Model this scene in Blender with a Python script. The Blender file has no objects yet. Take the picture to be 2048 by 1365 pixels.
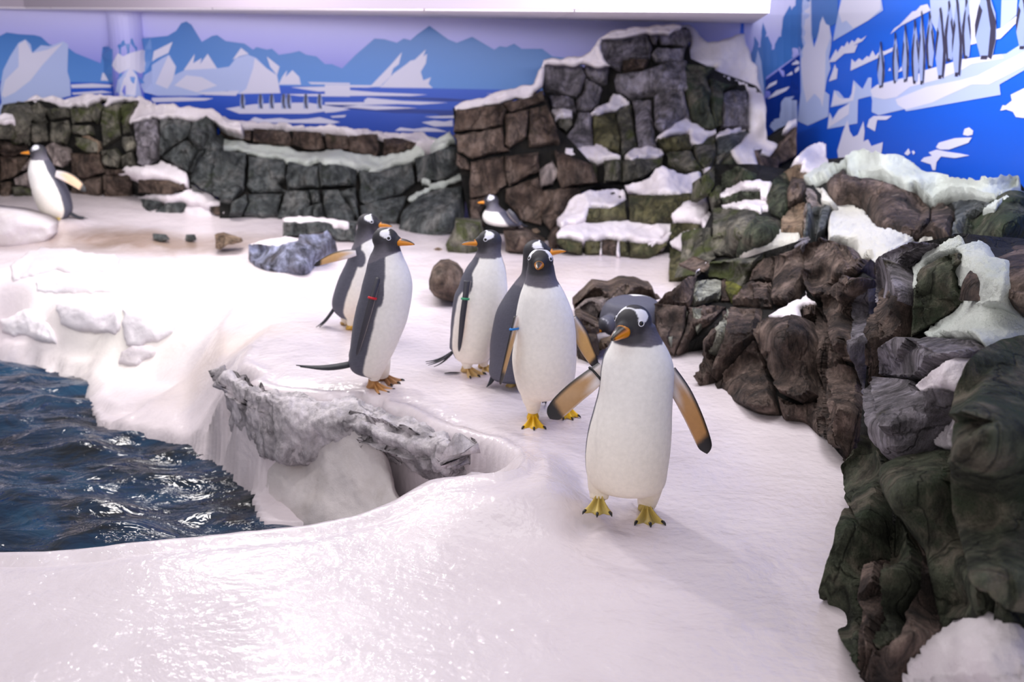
import bpy, math, random
import numpy as np
from mathutils import Vector, Matrix, noise
from mathutils.geometry import delaunay_2d_cdt
random.seed(7)
SC = bpy.context.scene
COL = SC.collection
# ------------------------------------------------------------ camera
F = 1991.0
EYE = np.array([0.0, 0.0, 1.55])
TH = math.radians(17.1); RO = math.radians(1.1)
_f = np.array([0, math.cos(TH), -math.sin(TH)])
_u0 = np.array([0, math.sin(TH), math.cos(TH)])
_r0 = np.array([1.0, 0, 0])
_r = math.cos(RO)*_r0 + math.sin(RO)*_u0
_u = -math.sin(RO)*_r0 + math.cos(RO)*_u0
cam = bpy.data.cameras.new('camera'); co = bpy.data.objects.new('camera', cam); COL.objects.link(co)
cam.sensor_width = 36; cam.lens = 36*F/2048
M = Matrix([[_r[i], _u[i], -_f[i], EYE[i]] for i in range(3)] + [[0, 0, 0, 1]])
co.matrix_world = M
cam.clip_start = 0.05
cam.dof.use_dof = True; cam.dof.focus_distance = 3.45; cam.dof.aperture_fstop = 2.2
SC.camera = co
# ------------------------------------------------------------ world and lights
SC.view_settings.view_transform = 'Standard'
SC.view_settings.look = 'None'
SC.view_settings.gamma = 1.0
SC.view_settings.use_curve_mapping = False
SC.view_settings.exposure = -0.04
w = bpy.data.worlds.new('world'); SC.world = w; w.use_nodes = True
w.node_tree.nodes['Background'].inputs[0].default_value = (0.93, 0.90, 0.95, 1)
w.node_tree.nodes['Background'].inputs[1].default_value = 0.50
def area(name, loc, target, sx, sy, power, color):
    l = bpy.data.lights.new(name, 'AREA'); l.shape = 'RECTANGLE'; l.size = sx; l.size_y = sy
    l.energy = power; l.color = color
    o = bpy.data.objects.new(name, l); COL.objects.link(o); o.location = loc
    d = Vector(target)-Vector(loc); o.rotation_euler = d.to_track_quat('-Z', 'Y').to_euler()
    return o
area('lamp_overhead', (0.2, 3.4, 3.3), (0.2, 3.6, 0), 2.6, 1.6, 40, (1.0, 0.95, 0.96))
area('fill_over_bank', (-2.1, 6.9, 2.7), (-2.0, 6.3, 0), 1.4, .8, 85, (1.0, 0.95, 0.93))  # added fill, unseen, brightens the left bank from above
area('fill_front', (-0.4, -1.6, 2.4), (0.4, 5.0, 0.7), 3.2, 1.2, 50, (1.0, 0.96, 0.96))  # unseen fill added on the viewer's side for upright faces
area('fill_back_wall', (-1.2, 5.1, 1.77), (-1.2, 9.3, 1.45), 5.5, 0.12, 105, (1.0, 0.97, 1.0))  # strip added out of view to brighten the mural and back rocks
area('fill_right_wall', (0.9, 4.6, 2.7), (2.6, 6.6, 1.1), 1.2, 1.0, 80, (0.95, 0.95, 1.0))  # extra unseen light, lifts the right-hand mural
for i, (x, y, z) in enumerate([(-1.15, 5.3, 3.0), (-0.75, 4.9, 3.0), (-2.2, 3.9, 2.9)]):
    area('glint_light', (x, y, z), (x*0.7, 2.6, 0), 0.05, 0.05, 13, (1.0, 0.97, 0.98))  # tiny added sources, placed to raise sparkles on the foreground snow
# ------------------------------------------------------------ projection helpers
def ray(px, py):
    return _f + (px-1024.0)/F*_r + (682.5-py)/F*_u
def PY(px, py, Y):
    d = ray(px, py); return EYE + d*(Y/d[1])
def PZ(px, py, z):
    d = ray(px, py); return EYE + d*((z-EYE[2])/d[2])
def PT(px, py, v):
    return PY(px, py, v) if v > 1.2 else PZ(px, py, v)
def conv(crop, s):
    ox, oy, k = crop
    return [(ox+float(a.split(',')[0])/k, oy+float(a.split(',')[1])/k) for a in s.split()]
CR = {1: (0, 170, 4.267), 2: (440, 200, 4.096), 3: (880, 40, 4.267), 4: (880, 300, 4.267), 5: (1300, 40, 4.267),
      6: (1300, 340, 5.1125), 7: (1590, 300, 4.4716), 8: (1640, 560, 3.412), 9: (1130, 480, 4.874),
      10: (1640, 860, 2.703), 11: (1580, 0, 4.376), 12: (1300, 540, 3.249), 13: (440, 400, 6.827),
      'A': (0, 0, 2.923), 'B': (650, 0, 2.923), 'D': (1348, 0, 2.923), 0: (0, 0, 1)}
# ------------------------------------------------------------ object helpers
def link(name, me, mat=None, parent=None, kind=None):
    o = bpy.data.objects.new(name, me); COL.objects.link(o)
    if mat is not None: me.materials.append(mat)
    if parent is not None: o.parent = parent
    if kind: o['kind'] = kind
    return o
def empty(name, loc, label, cat, group=None):
    o = bpy.data.objects.new(name, None); COL.objects.link(o); o.location = tuple(loc)
    o.empty_display_size = 0.05
    o['label'] = label; o['category'] = cat
    if group: o['group'] = group
    return o
def mesh(name, V, Fc, smooth=True, cols=None):
    me = bpy.data.meshes.new(name)
    me.from_pydata([tuple(map(float, v)) for v in V], [], [tuple(map(int, f)) for f in Fc])
    if smooth: me.polygons.foreach_set('use_smooth', [True]*len(me.polygons))
    if cols is not None: setcol(me, cols)
    me.update(); return me
def setcol(me, cols):
    ca = me.color_attributes.new('Col', 'FLOAT_COLOR', 'POINT')
    c = np.ones((len(me.vertices), 4), dtype=np.float32); c[:, :3] = cols
    ca.data.foreach_set('color', c.ravel())
def local(o, parent):
    """keep world coordinates of a mesh child built in world space"""
    o.parent = parent; l = parent.location
    o.data.transform(Matrix.Translation((-l[0], -l[1], -l[2]))); return o
def smoothstep(a, b, x):
    t = np.clip((x-a)/(b-a), 0, 1); return t*t*(3-2*t)
# ------------------------------------------------------------ materials
def srgb(r, g, b):
    return tuple(((c/255)/12.92 if c/255 <= .04045 else ((c/255+.055)/1.055)**2.4) for c in (r, g, b))
class NT:
    def __init__(s, name):
        s.m = bpy.data.materials.new(name); s.m.use_nodes = True; s.t = s.m.node_tree
        s.b = s.t.nodes['Principled BSDF']
    def n(s, typ, **kw):
        nd = s.t.nodes.new(typ)
        for k, v in kw.items(): setattr(nd, k, v)
        return nd
    def l(s, a, b): s.t.links.new(a, b)
    def pos(s, scale=(1, 1, 1)):
        g = s.n('ShaderNodeNewGeometry'); mp = s.n('ShaderNodeMapping'); mp.inputs['Scale'].default_value = scale
        s.l(g.outputs['Position'], mp.inputs['Vector']); return mp.outputs[0]
    def noise(s, vec, scale, detail=4, rough=.6, dist=0):
        nd = s.n('ShaderNodeTexNoise'); nd.inputs['Scale'].default_value = scale; nd.inputs['Detail'].default_value = detail
        nd.inputs['Roughness'].default_value = rough; nd.inputs['Distortion'].default_value = dist
        s.l(vec, nd.inputs['Vector']); return nd.outputs['Fac']
    def ramp(s, fac, stops):
        r = s.n('ShaderNodeValToRGB'); e = r.color_ramp.elements
        while len(e) < len(stops): e.new(0.5)
        for i, (p, c) in enumerate(stops):
            e[i].position = p; e[i].color = (c[0], c[1], c[2], 1) if len(c) == 3 else c
        s.l(fac, r.inputs['Fac']); return r.outputs['Color']
    def mix(s, fac, a, b):
        m = s.n('ShaderNodeMix', data_type='RGBA')
        for x, inp in ((fac, m.inputs[0]), (a, m.inputs[6]), (b, m.inputs[7])):
            if hasattr(x, 'links') or hasattr(x, 'is_linked'): s.l(x, inp)
            elif isinstance(x, (int, float)): inp.default_value = x
            else: inp.default_value = (x[0], x[1], x[2], 1)
        return m.outputs[2]
    def bump(s, h, strength, dist, prev=None):
        b = s.n('ShaderNodeBump'); b.inputs['Strength'].default_value = strength; b.inputs['Distance'].default_value = dist
        s.l(h, b.inputs['Height'])
        if prev is not None: s.l(prev, b.inputs['Normal'])
        return b.outputs['Normal']
    def fin(s, color=None, rough=None, normal=None):
        if color is not None:
            if hasattr(color, 'is_linked'): s.l(color, s.b.inputs['Base Color'])
            else: s.b.inputs['Base Color'].default_value = (*color, 1)
        if rough is not None:
            if hasattr(rough, 'is_linked'): s.l(rough, s.b.inputs['Roughness'])
            else: s.b.inputs['Roughness'].default_value = rough
        if normal is not None: s.l(normal, s.b.inputs['Normal'])
        return s.m
WHITE = (1, 1, 1); BLACK = (0, 0, 0)
def rockmat(name, c1, c2, c3, moss=None, mossamt=.5, spots=(.55, .52, .50), spotamt=.66, stretch=(1, 1, .35), spec=.4, rough=.78, crack=4., con=1.):
    gain = 1.0 if max(c2) > .3 else 1.32; c1, c2, c3 = [tuple(v*gain for v in c) for c in (c1, c2, c3)]
    t = NT(name); p = t.pos(); ps = t.pos(stretch)
    n1 = t.noise(p, 5.5, 6, .65, .15); n2 = t.noise(ps, 15, 8, .72, 0); n3 = t.noise(p, 60, 4, .6)
    col = t.ramp(n1, [(.38, c1), (.5, c2), (.62, c3)])
    dk = t.ramp(n2, [(.38, (1-.75*con,)*3), (.62, (1+.45*con,)*3)])
    mm = t.n('ShaderNodeMix', data_type='RGBA', blend_type='MULTIPLY'); mm.inputs[0].default_value = .85
    t.l(col, mm.inputs[6]); t.l(dk, mm.inputs[7]); col = mm.outputs[2]
    if moss:
        n4 = t.noise(p, 3.7, 5, .65, 1.0)
        col = t.mix(t.ramp(n4, [(mossamt, BLACK), (mossamt+.12, WHITE)]), col, moss)
    n5 = t.noise(ps, 9, 8, .75, .2)
    col = t.mix(t.ramp(n5, [(spotamt, BLACK), (spotamt+.05, (.75, .75, .75))]), col, spots)
    vo = t.n('ShaderNodeTexVoronoi', feature='DISTANCE_TO_EDGE'); vo.inputs['Scale'].default_value = crack
    wv = t.n('ShaderNodeVectorMath', operation='ADD'); ng = t.n('ShaderNodeTexNoise'); ng.inputs['Scale'].default_value = 3.5; ng.inputs['Detail'].default_value = 5; t.l(ps, ng.inputs['Vector'])
    sc_ = t.n('ShaderNodeVectorMath', operation='SCALE'); sc_.inputs['Scale'].default_value = .45; t.l(ng.outputs['Color'], sc_.inputs[0]); t.l(ps, wv.inputs[0]); t.l(sc_.outputs[0], wv.inputs[1]); t.l(wv.outputs[0], vo.inputs['Vector'])
    ce = t.ramp(vo.outputs['Distance'], [(.0, (1-.75*min(con, .9),)*3), (.025, WHITE)])
    m3 = t.n('ShaderNodeMix', data_type='RGBA', blend_type='MULTIPLY'); m3.inputs[0].default_value = .8; t.l(col, m3.inputs[6]); t.l(ce, m3.inputs[7]); col = m3.outputs[2]
    nb = t.bump(n2, 1.*con, .06*con); nb = t.bump(n3, .8*con, .012, nb); nb = t.bump(ce, .8, .02, nb)
    t.b.inputs['Specular IOR Level'].default_value = spec
    return t.fin(col, rough, nb)
MT = {}
MT['m'] = rockmat('mossy_grey_rock', srgb(62, 60, 52), srgb(95, 92, 82), srgb(120, 115, 103), srgb(72, 78, 38), .50)
MT['s'] = rockmat('slate_rock', srgb(52, 56, 57), srgb(84, 88, 88), srgb(112, 112, 110), srgb(52, 60, 48), .60, srgb(150, 145, 140), .66)
MT['b'] = rockmat('brown_rock', srgb(56, 43, 36), srgb(92, 76, 66), srgb(116, 100, 90), srgb(60, 58, 34), .62, srgb(140, 130, 125), .72)
MT['k'] = rockmat('dark_brown_rock', srgb(46, 37, 34), srgb(86, 71, 64), srgb(128, 110, 101), None, .5, srgb(165, 158, 150), .64, (1.3, 1.3, .22))
MT['g'] = rockmat('lilac_grey_rock', srgb(88, 84, 88), srgb(122, 116, 122), srgb(146, 140, 150), srgb(90, 84, 66), .62, srgb(175, 172, 176), .68)
MT['o'] = rockmat('olive_rock', srgb(60, 58, 36), srgb(84, 80, 52), srgb(104, 100, 72), srgb(58, 66, 38), .55)
MT['p'] = rockmat('pinkish_rock', srgb(130, 118, 116), srgb(165, 150, 146), srgb(190, 175, 170), None, .5, srgb(215, 205, 200), .6)
MT['n'] = rockmat('tan_rock', srgb(120, 98, 80), srgb(150, 126, 105), srgb(168, 145, 122), None, .5, srgb(190, 170, 150), .7)
MT['c'] = rockmat('lichen_rock', srgb(120, 118, 105), srgb(148, 148, 135), srgb(165, 165, 152), None, .5, srgb(90, 84, 76), .62)
MT['y'] = rockmat('yellow_green_rock', srgb(70, 72, 26), srgb(100, 100, 40), srgb(120, 116, 60))
MT['d'] = rockmat('dark_green_rock', srgb(44, 46, 38), srgb(74, 78, 64), srgb(100, 94, 82), srgb(62, 72, 54), .52, srgb(125, 122, 112), .72, (1, 1, .35), .25, .85)
MT['v'] = rockmat('blue_streaked_rock', srgb(70, 66, 72), srgb(116, 118, 138), srgb(165, 170, 200), None, .5, srgb(170, 130, 85), .70, (1, 1, .12))
MT['z'] = rockmat('crevice_shade_rock', srgb(12, 11, 10), srgb(22, 20, 18), srgb(34, 30, 26))  # near-black tone, shade of the cracks put into the colour
def snowmat(name, c1, c2, bump=.5, speck=None, rough=.6, stain=None):
    t = NT(name); p = t.pos()
    n1 = t.noise(p, 3.0, 5, .6, .5); n2 = t.noise(p, 55, 6, .7); n3 = t.noise(p, 160, 3, .6)
    col = t.ramp(n1, [(.3, c1), (.7, c2)])
    if speck:
        col = t.mix(t.ramp(t.noise(p, 90, 5, .8), [(.63, BLACK), (.72, WHITE)]), col, speck)
    if stain:
        col = t.mix(t.ramp(t.noise(p, 2.2, 5, .65, .8), [(.55, BLACK), (.75, (.6, .6, .6))]), col, stain)
    nb = t.bump(n2, bump, .02); nb = t.bump(n3, bump*.8, .006, nb)
    return t.fin(col, rough, nb)
MT['w'] = snowmat('white_snow_cap', srgb(218, 208, 214), srgb(236, 228, 232), .5, None, .65, srgb(206, 196, 188))
MT['t'] = snowmat('minty_snow', srgb(205, 212, 205), srgb(224, 228, 220), .9, srgb(150, 150, 140), .7)
MT['q'] = snowmat('grainy_snow', srgb(228, 224, 214), srgb(242, 238, 230), 1.0, srgb(165, 160, 145), .7)
# ------------------------------------------------------------ rooms walls with printed murals
ZT = 1.0
def plan():
    pts = [(-7.5, 9.4), (-3.72, 9.4)]
    for i in range(13):
        a = math.pi*(1-i/12); pts.append((-3.54+.155*math.cos(a), 9.4-.155*math.sin(a)))
    pts += [(-3.36, 9.4), (2.0, 9.4)]
    for i in range(1, 13):
        a = math.pi/2*i/12; pts.append((2.0+.47*math.sin(a), 8.93+.47*math.cos(a)))
    pts += [(2.80, 5.0), (2.95, 1.0)]
    return pts
PLAN = plan()
def wallhit(px, py):
    d = ray(px, py); best = None
    for (x0, y0), (x1, y1) in zip(PLAN[:-1], PLAN[1:]):
        ex, ey = x1-x0, y1-y0
        den = d[0]*ey-d[1]*ex
        if abs(den) < 1e-9: continue
        t = (x0*ey-y0*ex)/den
        if abs(ex) > abs(ey): q = (d[0]*t-x0)/ex
        else: q = (d[1]*t-y0)/ey
        if t > 0 and -1e-6 <= q <= 1+1e-6 and (best is None or t < best[0]):
            L = math.hypot(ex, ey); nx, ny = ey/L, -ex/L
            best = (t, nx, ny)
    if best is None: return None
    t, nx, ny = best; p = EYE + d*t
    if nx*d[0]+ny*d[1] > 0: nx, ny = -nx, -ny
    return p, np.array([nx, ny, 0])
zc = [float(PY(0, 15, 9.4)[2]), float(PY(1490, 50, 9.4)[2])]
print('CEIL', zc)
ZC = sum(zc)/2
def skymat():
    t = NT('mural_sky_print'); g = t.n('ShaderNodeNewGeometry'); s = t.n('ShaderNodeSeparateXYZ'); t.l(g.outputs['Position'], s.inputs[0])
    mr = t.n('ShaderNodeMapRange'); mr.inputs[1].default_value = .95; mr.inputs[2].default_value = ZC; t.l(s.outputs[2], mr.inputs[0])
    c = t.ramp(mr.outputs[0], [(0, srgb(112, 124, 226)), (.35, srgb(146, 148, 232)), (.75, srgb(190, 190, 250)), (1, srgb(212, 210, 252))])
    return t.fin(c, .45)
def seamat(name, z0, z1, ca, cb):
    t = NT(name); g = t.n('ShaderNodeNewGeometry'); s = t.n('ShaderNodeSeparateXYZ'); t.l(g.outputs['Position'], s.inputs[0])
    mr = t.n('ShaderNodeMapRange'); mr.inputs[1].default_value = z0; mr.inputs[2].default_value = z1; t.l(s.outputs[2], mr.inputs[0])
    c = t.ramp(mr.outputs[0], [(0, ca), (1, cb)])
    return t.fin(c, .35)
def flat(name, c, rough=.45):
    return NT(name).fin(srgb(*c), rough)
PM = dict(sky=skymat(), sea=seamat('mural_sea_print', .55, 1.15, srgb(14, 62, 170), srgb(32, 92, 216)),
          mt=seamat('mural_mountain_print', 1.05, 1.6, srgb(92, 148, 226), srgb(58, 116, 190)),
          mt2=flat('mural_teal_print', (66, 118, 196)), deep=flat('mural_deep_blue_print', (10, 52, 150)),
          ice=flat('mural_ice_print', (186, 200, 244)), ice2=flat('mural_ice_light_print', (224, 222, 244)),
          blue=seamat('mural_blue_print', .3, 1.8, srgb(20, 72, 190), srgb(30, 108, 236)),
          pd=flat('mural_penguin_dark_print', (58, 54, 78)), pl=flat('mural_penguin_light_print', (156, 172, 222)),
          red=flat('mural_penguin_bill_print', (150, 70, 70)))
def wallmesh(name, pts, z0, z1, mat, label=None):
    V = []; Fc = []
    for (x, y) in pts: V += [(x, y, z0), (x, y, z1)]
    for i in range(len(pts)-1): Fc.append((2*i, 2*i+1, 2*i+3, 2*i+2))
    o = link(name, mesh(name, V, Fc, False), mat, kind='structure')
    sm = o.modifiers.new('s', 'SOLIDIFY'); sm.thickness = .06; sm.offset = 1
    return o
ib = [i for i, p in enumerate(PLAN) if p == (2.0, 9.4)][0]
wall_back = wallmesh('wall_back', PLAN[:ib+1], -1.2, ZC, PM['sky'])
wall_right = wallmesh('wall_right', PLAN[ib:], -1.2, 3.2, PM['blue'])
DN = [0]
def decal(name, poly, mat, k, parent, step=26):
    """flat print on the wall: polygon traced on the wall surface, k layers proud by 2 mm"""
    DN[0] += 1; k = k+DN[0]*.012
    if min(p[0] for p in poly) < 285 and max(p[0] for p in poly) > 200 and parent.name == 'wall_back': step = 9 if len(poly) > 6 and max(p[0] for p in poly) < 400 else 16
    pts = [Vector(p) for p in poly]; n = len(pts)
    P2 = list(pts)
    xs = [p[0] for p in poly]; ys = [p[1] for p in poly]
    area_ = (max(xs)-min(xs))*(max(ys)-min(ys))
    if max(xs)-min(xs) > step*1.3:
        xx = math.floor(min(xs)/step)*step
        while xx < max(xs):
            yy = min(ys)+step/2
            while yy < max(ys):
                if inside(xx+.13, yy, poly): P2.append(Vector((xx+.13, yy)))
                yy += step*1.5
            xx += step
    dens = []
    for i in range(n):
        a, b = pts[i], pts[(i+1) % n]; m = max(1, int((b-a).length/step))
        for j in range(1, m): dens.append((i, a.lerp(b, j/m)))
    ring = []
    V = []
    for i in range(n):
        ring.append(len(V)); V.append(pts[i])
        for (ii, q) in dens:
            if ii == i: ring.append(len(V)); V.append(q)
    base = len(V); V += P2[n:]
    edges = [(ring[i], ring[(i+1) % len(ring)]) for i in range(len(ring))]
    r = delaunay_2d_cdt(V, edges, [ring], 1, 1e-6)
    W = []
    for v in r[0]:
        h = wallhit(v.x, v.y)
        if h is None: return None
        p, nn = h; W.append(p+nn*(.0012*k))
    o = link(name, mesh(name, W, r[2], False), mat, parent)
    return o
def inside(x, y, poly):
    c = False; n = len(poly); j = n-1
    for i in range(n):
        xi, yi = poly[i]; xj, yj = poly[j]
        if (yi > y) != (yj > y) and x < (xj-xi)*(y-yi)/(yj-yi)+xi: c = not c
        j = i
    return c
# sea, mountains
decal('painted_sea', [(-430, 153), (300, 166), (700, 174), (1120, 181), (1300, 184), (1300, 330), (700, 320), (300, 290), (-430, 280)], PM['sea'], 1, wall_back)
mt = conv(CR['A'], '-1250,250 -1100,190 -900,220 -700,150 -400,230 -200,190 0,210 40,190 110,200 200,205 240,215 290,260 400,280 440,310 590,370 600,275 690,265 720,235 770,225 830,225 980,210 1030,180 1060,135 1090,125 1120,145 1180,245 1240,210 1270,205 1320,240 1430,255 1480,290 1500,275 1560,290 1590,285 1630,320 1700,310 1750,298 1790,320 1850,330 1900,375') \
    + conv(CR['B'], '40,375 100,400 180,320 290,225 350,230 420,250 460,225 500,235 540,200 610,150 720,230 770,250 860,215 990,290 1020,270 1060,275 1105,255 1150,285 1270,285 1330,330 1420,340 1500,345') + [(1163, 182), (700, 174), (300, 167), (-430, 154)]
decal('painted_mountain_range', mt, PM['mt'], 2, wall_back)
for s in ('0,600 560,640 900,652 900,672 400,660 0,625', '200,560 700,575 1100,600 700,592', '650,665 1400,700 1800,730 1300,715 700,690'):
    decal('painted_wave_band', conv(CR['B'], s), PM['deep'], 2, wall_back)
ICE = [('A', 'ice', '0,620 10,600 0,520 20,410 60,330 110,250 150,230 180,260 190,310 240,265 290,270 370,240 400,260 395,420 410,470 415,560 250,600 60,680 -100,700 -100,560'),
 ('A', 'ice2', '10,560 30,470 110,390 110,260 150,235 190,310 280,290 370,250 250,380 180,470 90,540 30,570'),
 ('A', 'ice2', '590,470 600,425 640,435 680,450 690,475'), ('A', 'ice2', '650,390 690,310 720,330 760,310 830,290 880,310 870,400 820,430 760,400 700,430'),
 ('A', 'ice', '670,575 690,470 760,385 800,440 815,500 830,575'), ('A', 'ice2', '700,560 720,470 760,390 800,450 790,560'),
 ('A', 'ice', '820,500 860,400 950,340 990,320 1030,390 1020,440 1080,410 1200,390 1240,360 1270,400 1340,390 1380,340 1450,320 1500,340 1560,400 1620,440 1640,545 1400,550 1330,530 1150,560 920,560 840,540'),
 ('A', 'ice2', '910,490 950,400 985,325 1030,390 1010,470 980,520'), ('A', 'ice2', '1440,520 1480,400 1490,340 1560,400 1620,440 1640,545 1400,548'),
 ('A', 'ice2', '1020,500 1090,440 1180,450 1270,500 1150,540'), ('A', 'ice2', '890,360 900,300 1010,245 985,310 920,340'),
 ('A', 'ice2', '1075,410 1140,315 1130,370 1180,340 1170,375 1215,315 1270,400'), ('A', 'ice2', '1360,350 1410,280 1455,315 1400,330'),
 ('A', 'ice2', '1560,330 1635,390 1620,440 1580,390'), ('A', 'ice2', '1630,495 1650,450 1680,410 1670,450 1710,410 1750,450 1760,495'),
 ('A', 'ice2', '415,495 540,488 690,498 660,512 420,515'), ('A', 'ice2', '420,543 600,530 660,542 430,553'),
 ('A', 'ice2', '870,572 1060,568 1250,575 1200,588 900,598'), ('A', 'ice2', '1320,635 1480,610 1620,602 1800,600 1960,625 2046,632 1800,665 1400,665'),
 ('A', 'ice2', '1465,700 1490,685 1540,698 1640,690 1700,700 1800,695 1870,685 1980,712 1900,722 1480,716'), ('A', 'ice2', '1800,480 2046,485 2046,495 1820,492'),
 ('A', 'ice2', '1700,510 2046,505 2046,530 1860,535 1760,520'), ('A', 'ice2', '1930,680 2025,672 2015,685 1945,688'), ('A', 'ice2', '1150,540 1400,530 1380,560 1200,555'),
 ('A', 'ice2', '1660,550 2046,550 2046,565 1750,562'),
 ('B', 'ice2', '0,530 120,525 300,540 600,553 500,562 250,560 0,562'), ('B', 'ice2', '230,585 250,572 340,580 450,590 720,600 560,612 230,603'),
 ('B', 'ice2', '100,625 200,615 340,620 540,632 300,642'), ('B', 'ice2', '565,715 640,705 700,712 745,702 748,738 640,740'), ('B', 'ice2', '408,765 440,745 520,755 590,745 650,752 720,772'),
 ('B', 'ice2', '580,682 760,676 760,690 640,690'), ('B', 'ice2', '0,630 150,640 60,655 0,660'), ('B', 'ice2', '0,598 300,598 540,605 200,615 0,612'), ('B', 'ice2', '0,706 90,714 40,725 0,722'),
 ('B', 'ice2', '940,548 1020,545 1000,553'), ('B', 'ice2', '0,495 380,500 250,512 0,510'),
 ('B', 'ice2', '262,508 380,385 450,305 432,375 400,400 385,445 320,508'), ('B', 'ice2', '322,512 400,430 470,380 500,355 525,350 590,288 575,330 597,315 590,370 560,420 575,470 620,452 605,490 630,515')]
for c, m, s in ICE:
    decal('painted_iceberg', conv(CR[c], s), PM[m], 3 if m == 'ice' else 4, wall_back)
for x in (1420, 1525, 1590, 1660, 1690, 1790, 1870):
    y0 = 547; q = conv(CR['A'], f'{x-10},{y0+8} {x},{y0} {x+8},{y0+8} {x+16},{y0+45} {x+12},{y0+88} {x-14},{y0+88} {x-16},{y0+45}')
    decal('painted_penguin', q, PM['pl'], 5, wall_back)
    q = conv(CR['A'], f'{x-8},{y0+6} {x},{y0} {x+6},{y0+12} {x+4},{y0+60} {x+12},{y0+90} {x-2},{y0+84} {x-10},{y0+50}')
    decal('painted_penguin', q, PM['pd'], 6, wall_back)
# right mural
decal('painted_sky', [(1488, -60), (1640, -60), (1640, 60), (1600, 110), (1545, 190), (1502, 300), (1488, 200)], PM['sky'], 1, wall_right, 14)
decal('painted_mountain_range', conv(CR['D'], '430,420 470,210 500,260 520,130 545,200 580,280 620,200 640,100 680,30 690,60 730,-80 960,-80 960,130 860,190 740,310 640,380 540,450 530,560 440,600'), PM['mt2'], 2, wall_right, 14)
decal('painted_deep_sea', conv(CR['D'], '535,470 640,390 735,320 735,600 620,760 550,860 535,700'), PM['deep'], 2, wall_right, 14)
RI = [('D', 'ice', '470,400 490,290 510,360 525,500 540,900 500,900 480,600'), ('D', 'ice2', '535,525 560,490 605,470 600,490'), ('D', 'ice2', '545,580 600,530 680,505 660,530 600,560'),
 ('D', 'ice2', '690,380 710,350 735,360 735,375'), ('D', 'ice2', '655,445 735,385 735,410 700,435'), ('D', 'ice', '560,740 580,700 620,690 625,600 650,570 720,560 725,700 640,760 620,800'),
 (11, 'ice', '95,560 100,200 112,-40 190,-40 195,300 215,410 270,230 290,140 320,210 350,220 370,330 360,430 345,500 360,600 330,680 310,800 350,830 340,1020 160,1100 70,1060 100,800'),
 (11, 'ice2', '100,560 120,100 150,60 185,0 190,330 215,420 250,330 270,200 290,150 320,210 350,230 360,330 320,450 310,800 290,940 270,870 220,820 150,900 120,760'),
 (11, 'ice', '380,360 400,250 430,100 460,-40 800,-40 820,90 690,180 500,290'), (11, 'ice2', '430,100 470,-40 800,-40 800,80 690,180 560,250 500,180 460,200'),
 (11, 'ice2', '345,545 370,500 410,430 420,460 460,400 480,410 510,360 520,390 550,350 570,370 600,330 630,345 680,310 640,360 560,400 600,390 570,460 480,470 400,540'),
 (11, 'ice2', '535,620 545,515 575,545 610,510 640,530 680,490 700,500 730,440 755,490 800,440 830,450 910,415 900,450'), (11, 'ice2', '345,715 380,620 400,560 412,600 425,600 415,690'),
 (11, 'ice', '360,940 390,790 430,800 480,860 520,860 545,820 560,700 610,750 640,780 690,680 720,680 715,840 600,870 540,900'), (11, 'ice2', '370,930 395,800 430,850 470,870 540,860 560,720 580,760 560,880'),
 (11, 'ice', '330,1130 350,980 380,1040 430,960 550,890 600,870 595,1080'), (11, 'ice2', '340,1120 352,990 375,1060 430,970 530,900 520,1000 450,1050'),
 (11, 'ice2', '420,1320 470,1150 510,1050 530,1150 560,1200 600,1180 650,1060 660,1150 650,1240 690,1220 720,1280 820,1245 800,1390 430,1390'),
 (11, 'ice', '700,790 770,740 1000,680 1300,640 1500,530 1800,480 1900,470 2100,340 2100,590 1840,740 1850,830 1020,975 1010,955 780,1010 720,980 725,880'),
 (11, 'ice2', '710,790 770,745 1000,690 1100,670 1170,620 1380,560 1500,520 1860,475 1880,510 1600,560 1500,620 1300,700 1060,760 940,850 830,870 730,850'),
 (11, 'ice2', '930,870 1200,760 1500,700 1650,660 2100,430 2100,560 1850,690 1750,740 1600,740 1400,830 1250,900 1020,960 950,920'),
 (11, 'ice2', '700,1045 740,1015 900,1015 850,1050 770,1050 750,1150 680,1110'), (11, 'ice2', '1285,1290 1310,1250 1450,1210 1600,1203 1570,1250 1400,1310 1320,1310'),
 (11, 'ice2', '1522,1180 1535,1130 1575,1115 1612,1145 1605,1180 1565,1190'), (11, 'ice2', '1008,1345 1045,1298 1062,1340 1035,1362'), (11, 'ice2', '1072,1325 1090,1318 1104,1338 1085,1355'),
 (11, 'ice2', '1220,1335 1290,1310 1380,1328 1500,1345 1580,1362 1450,1385 1330,1370 1290,1420 1280,1490 1255,1490 1240,1440 1150,1410 1180,1380 1250,1365'),
 (11, 'ice2', '1848,970 1870,920 1895,925 1950,880 1940,830 2100,750 2100,1040 1985,1025 1960,980 1900,960'), (11, 'ice2', '885,300 920,250 970,215 1080,100 1110,95 1150,50 1210,35 1240,90 980,225'),
 (11, 'ice', '1230,-40 1700,-40 1640,380 1560,400 1300,300 1240,180'), (11, 'ice2', '1590,-40 1680,-40 1640,380 1560,400'),
 (11, 'ice', '1860,-40 2000,-40 1990,130 1850,260'), (11, 'ice2', '1800,260 1870,240 1990,140 2000,190 1850,340 1780,350'),
 (11, 'ice2', '865,620 885,590 890,620'), (11, 'ice2', '950,635 985,580 990,620')]
for c, m, s in RI:
    decal('painted_iceberg', conv(CR[c], s), PM[m], 3 if m == 'ice' else 4, wall_right, 16)
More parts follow.
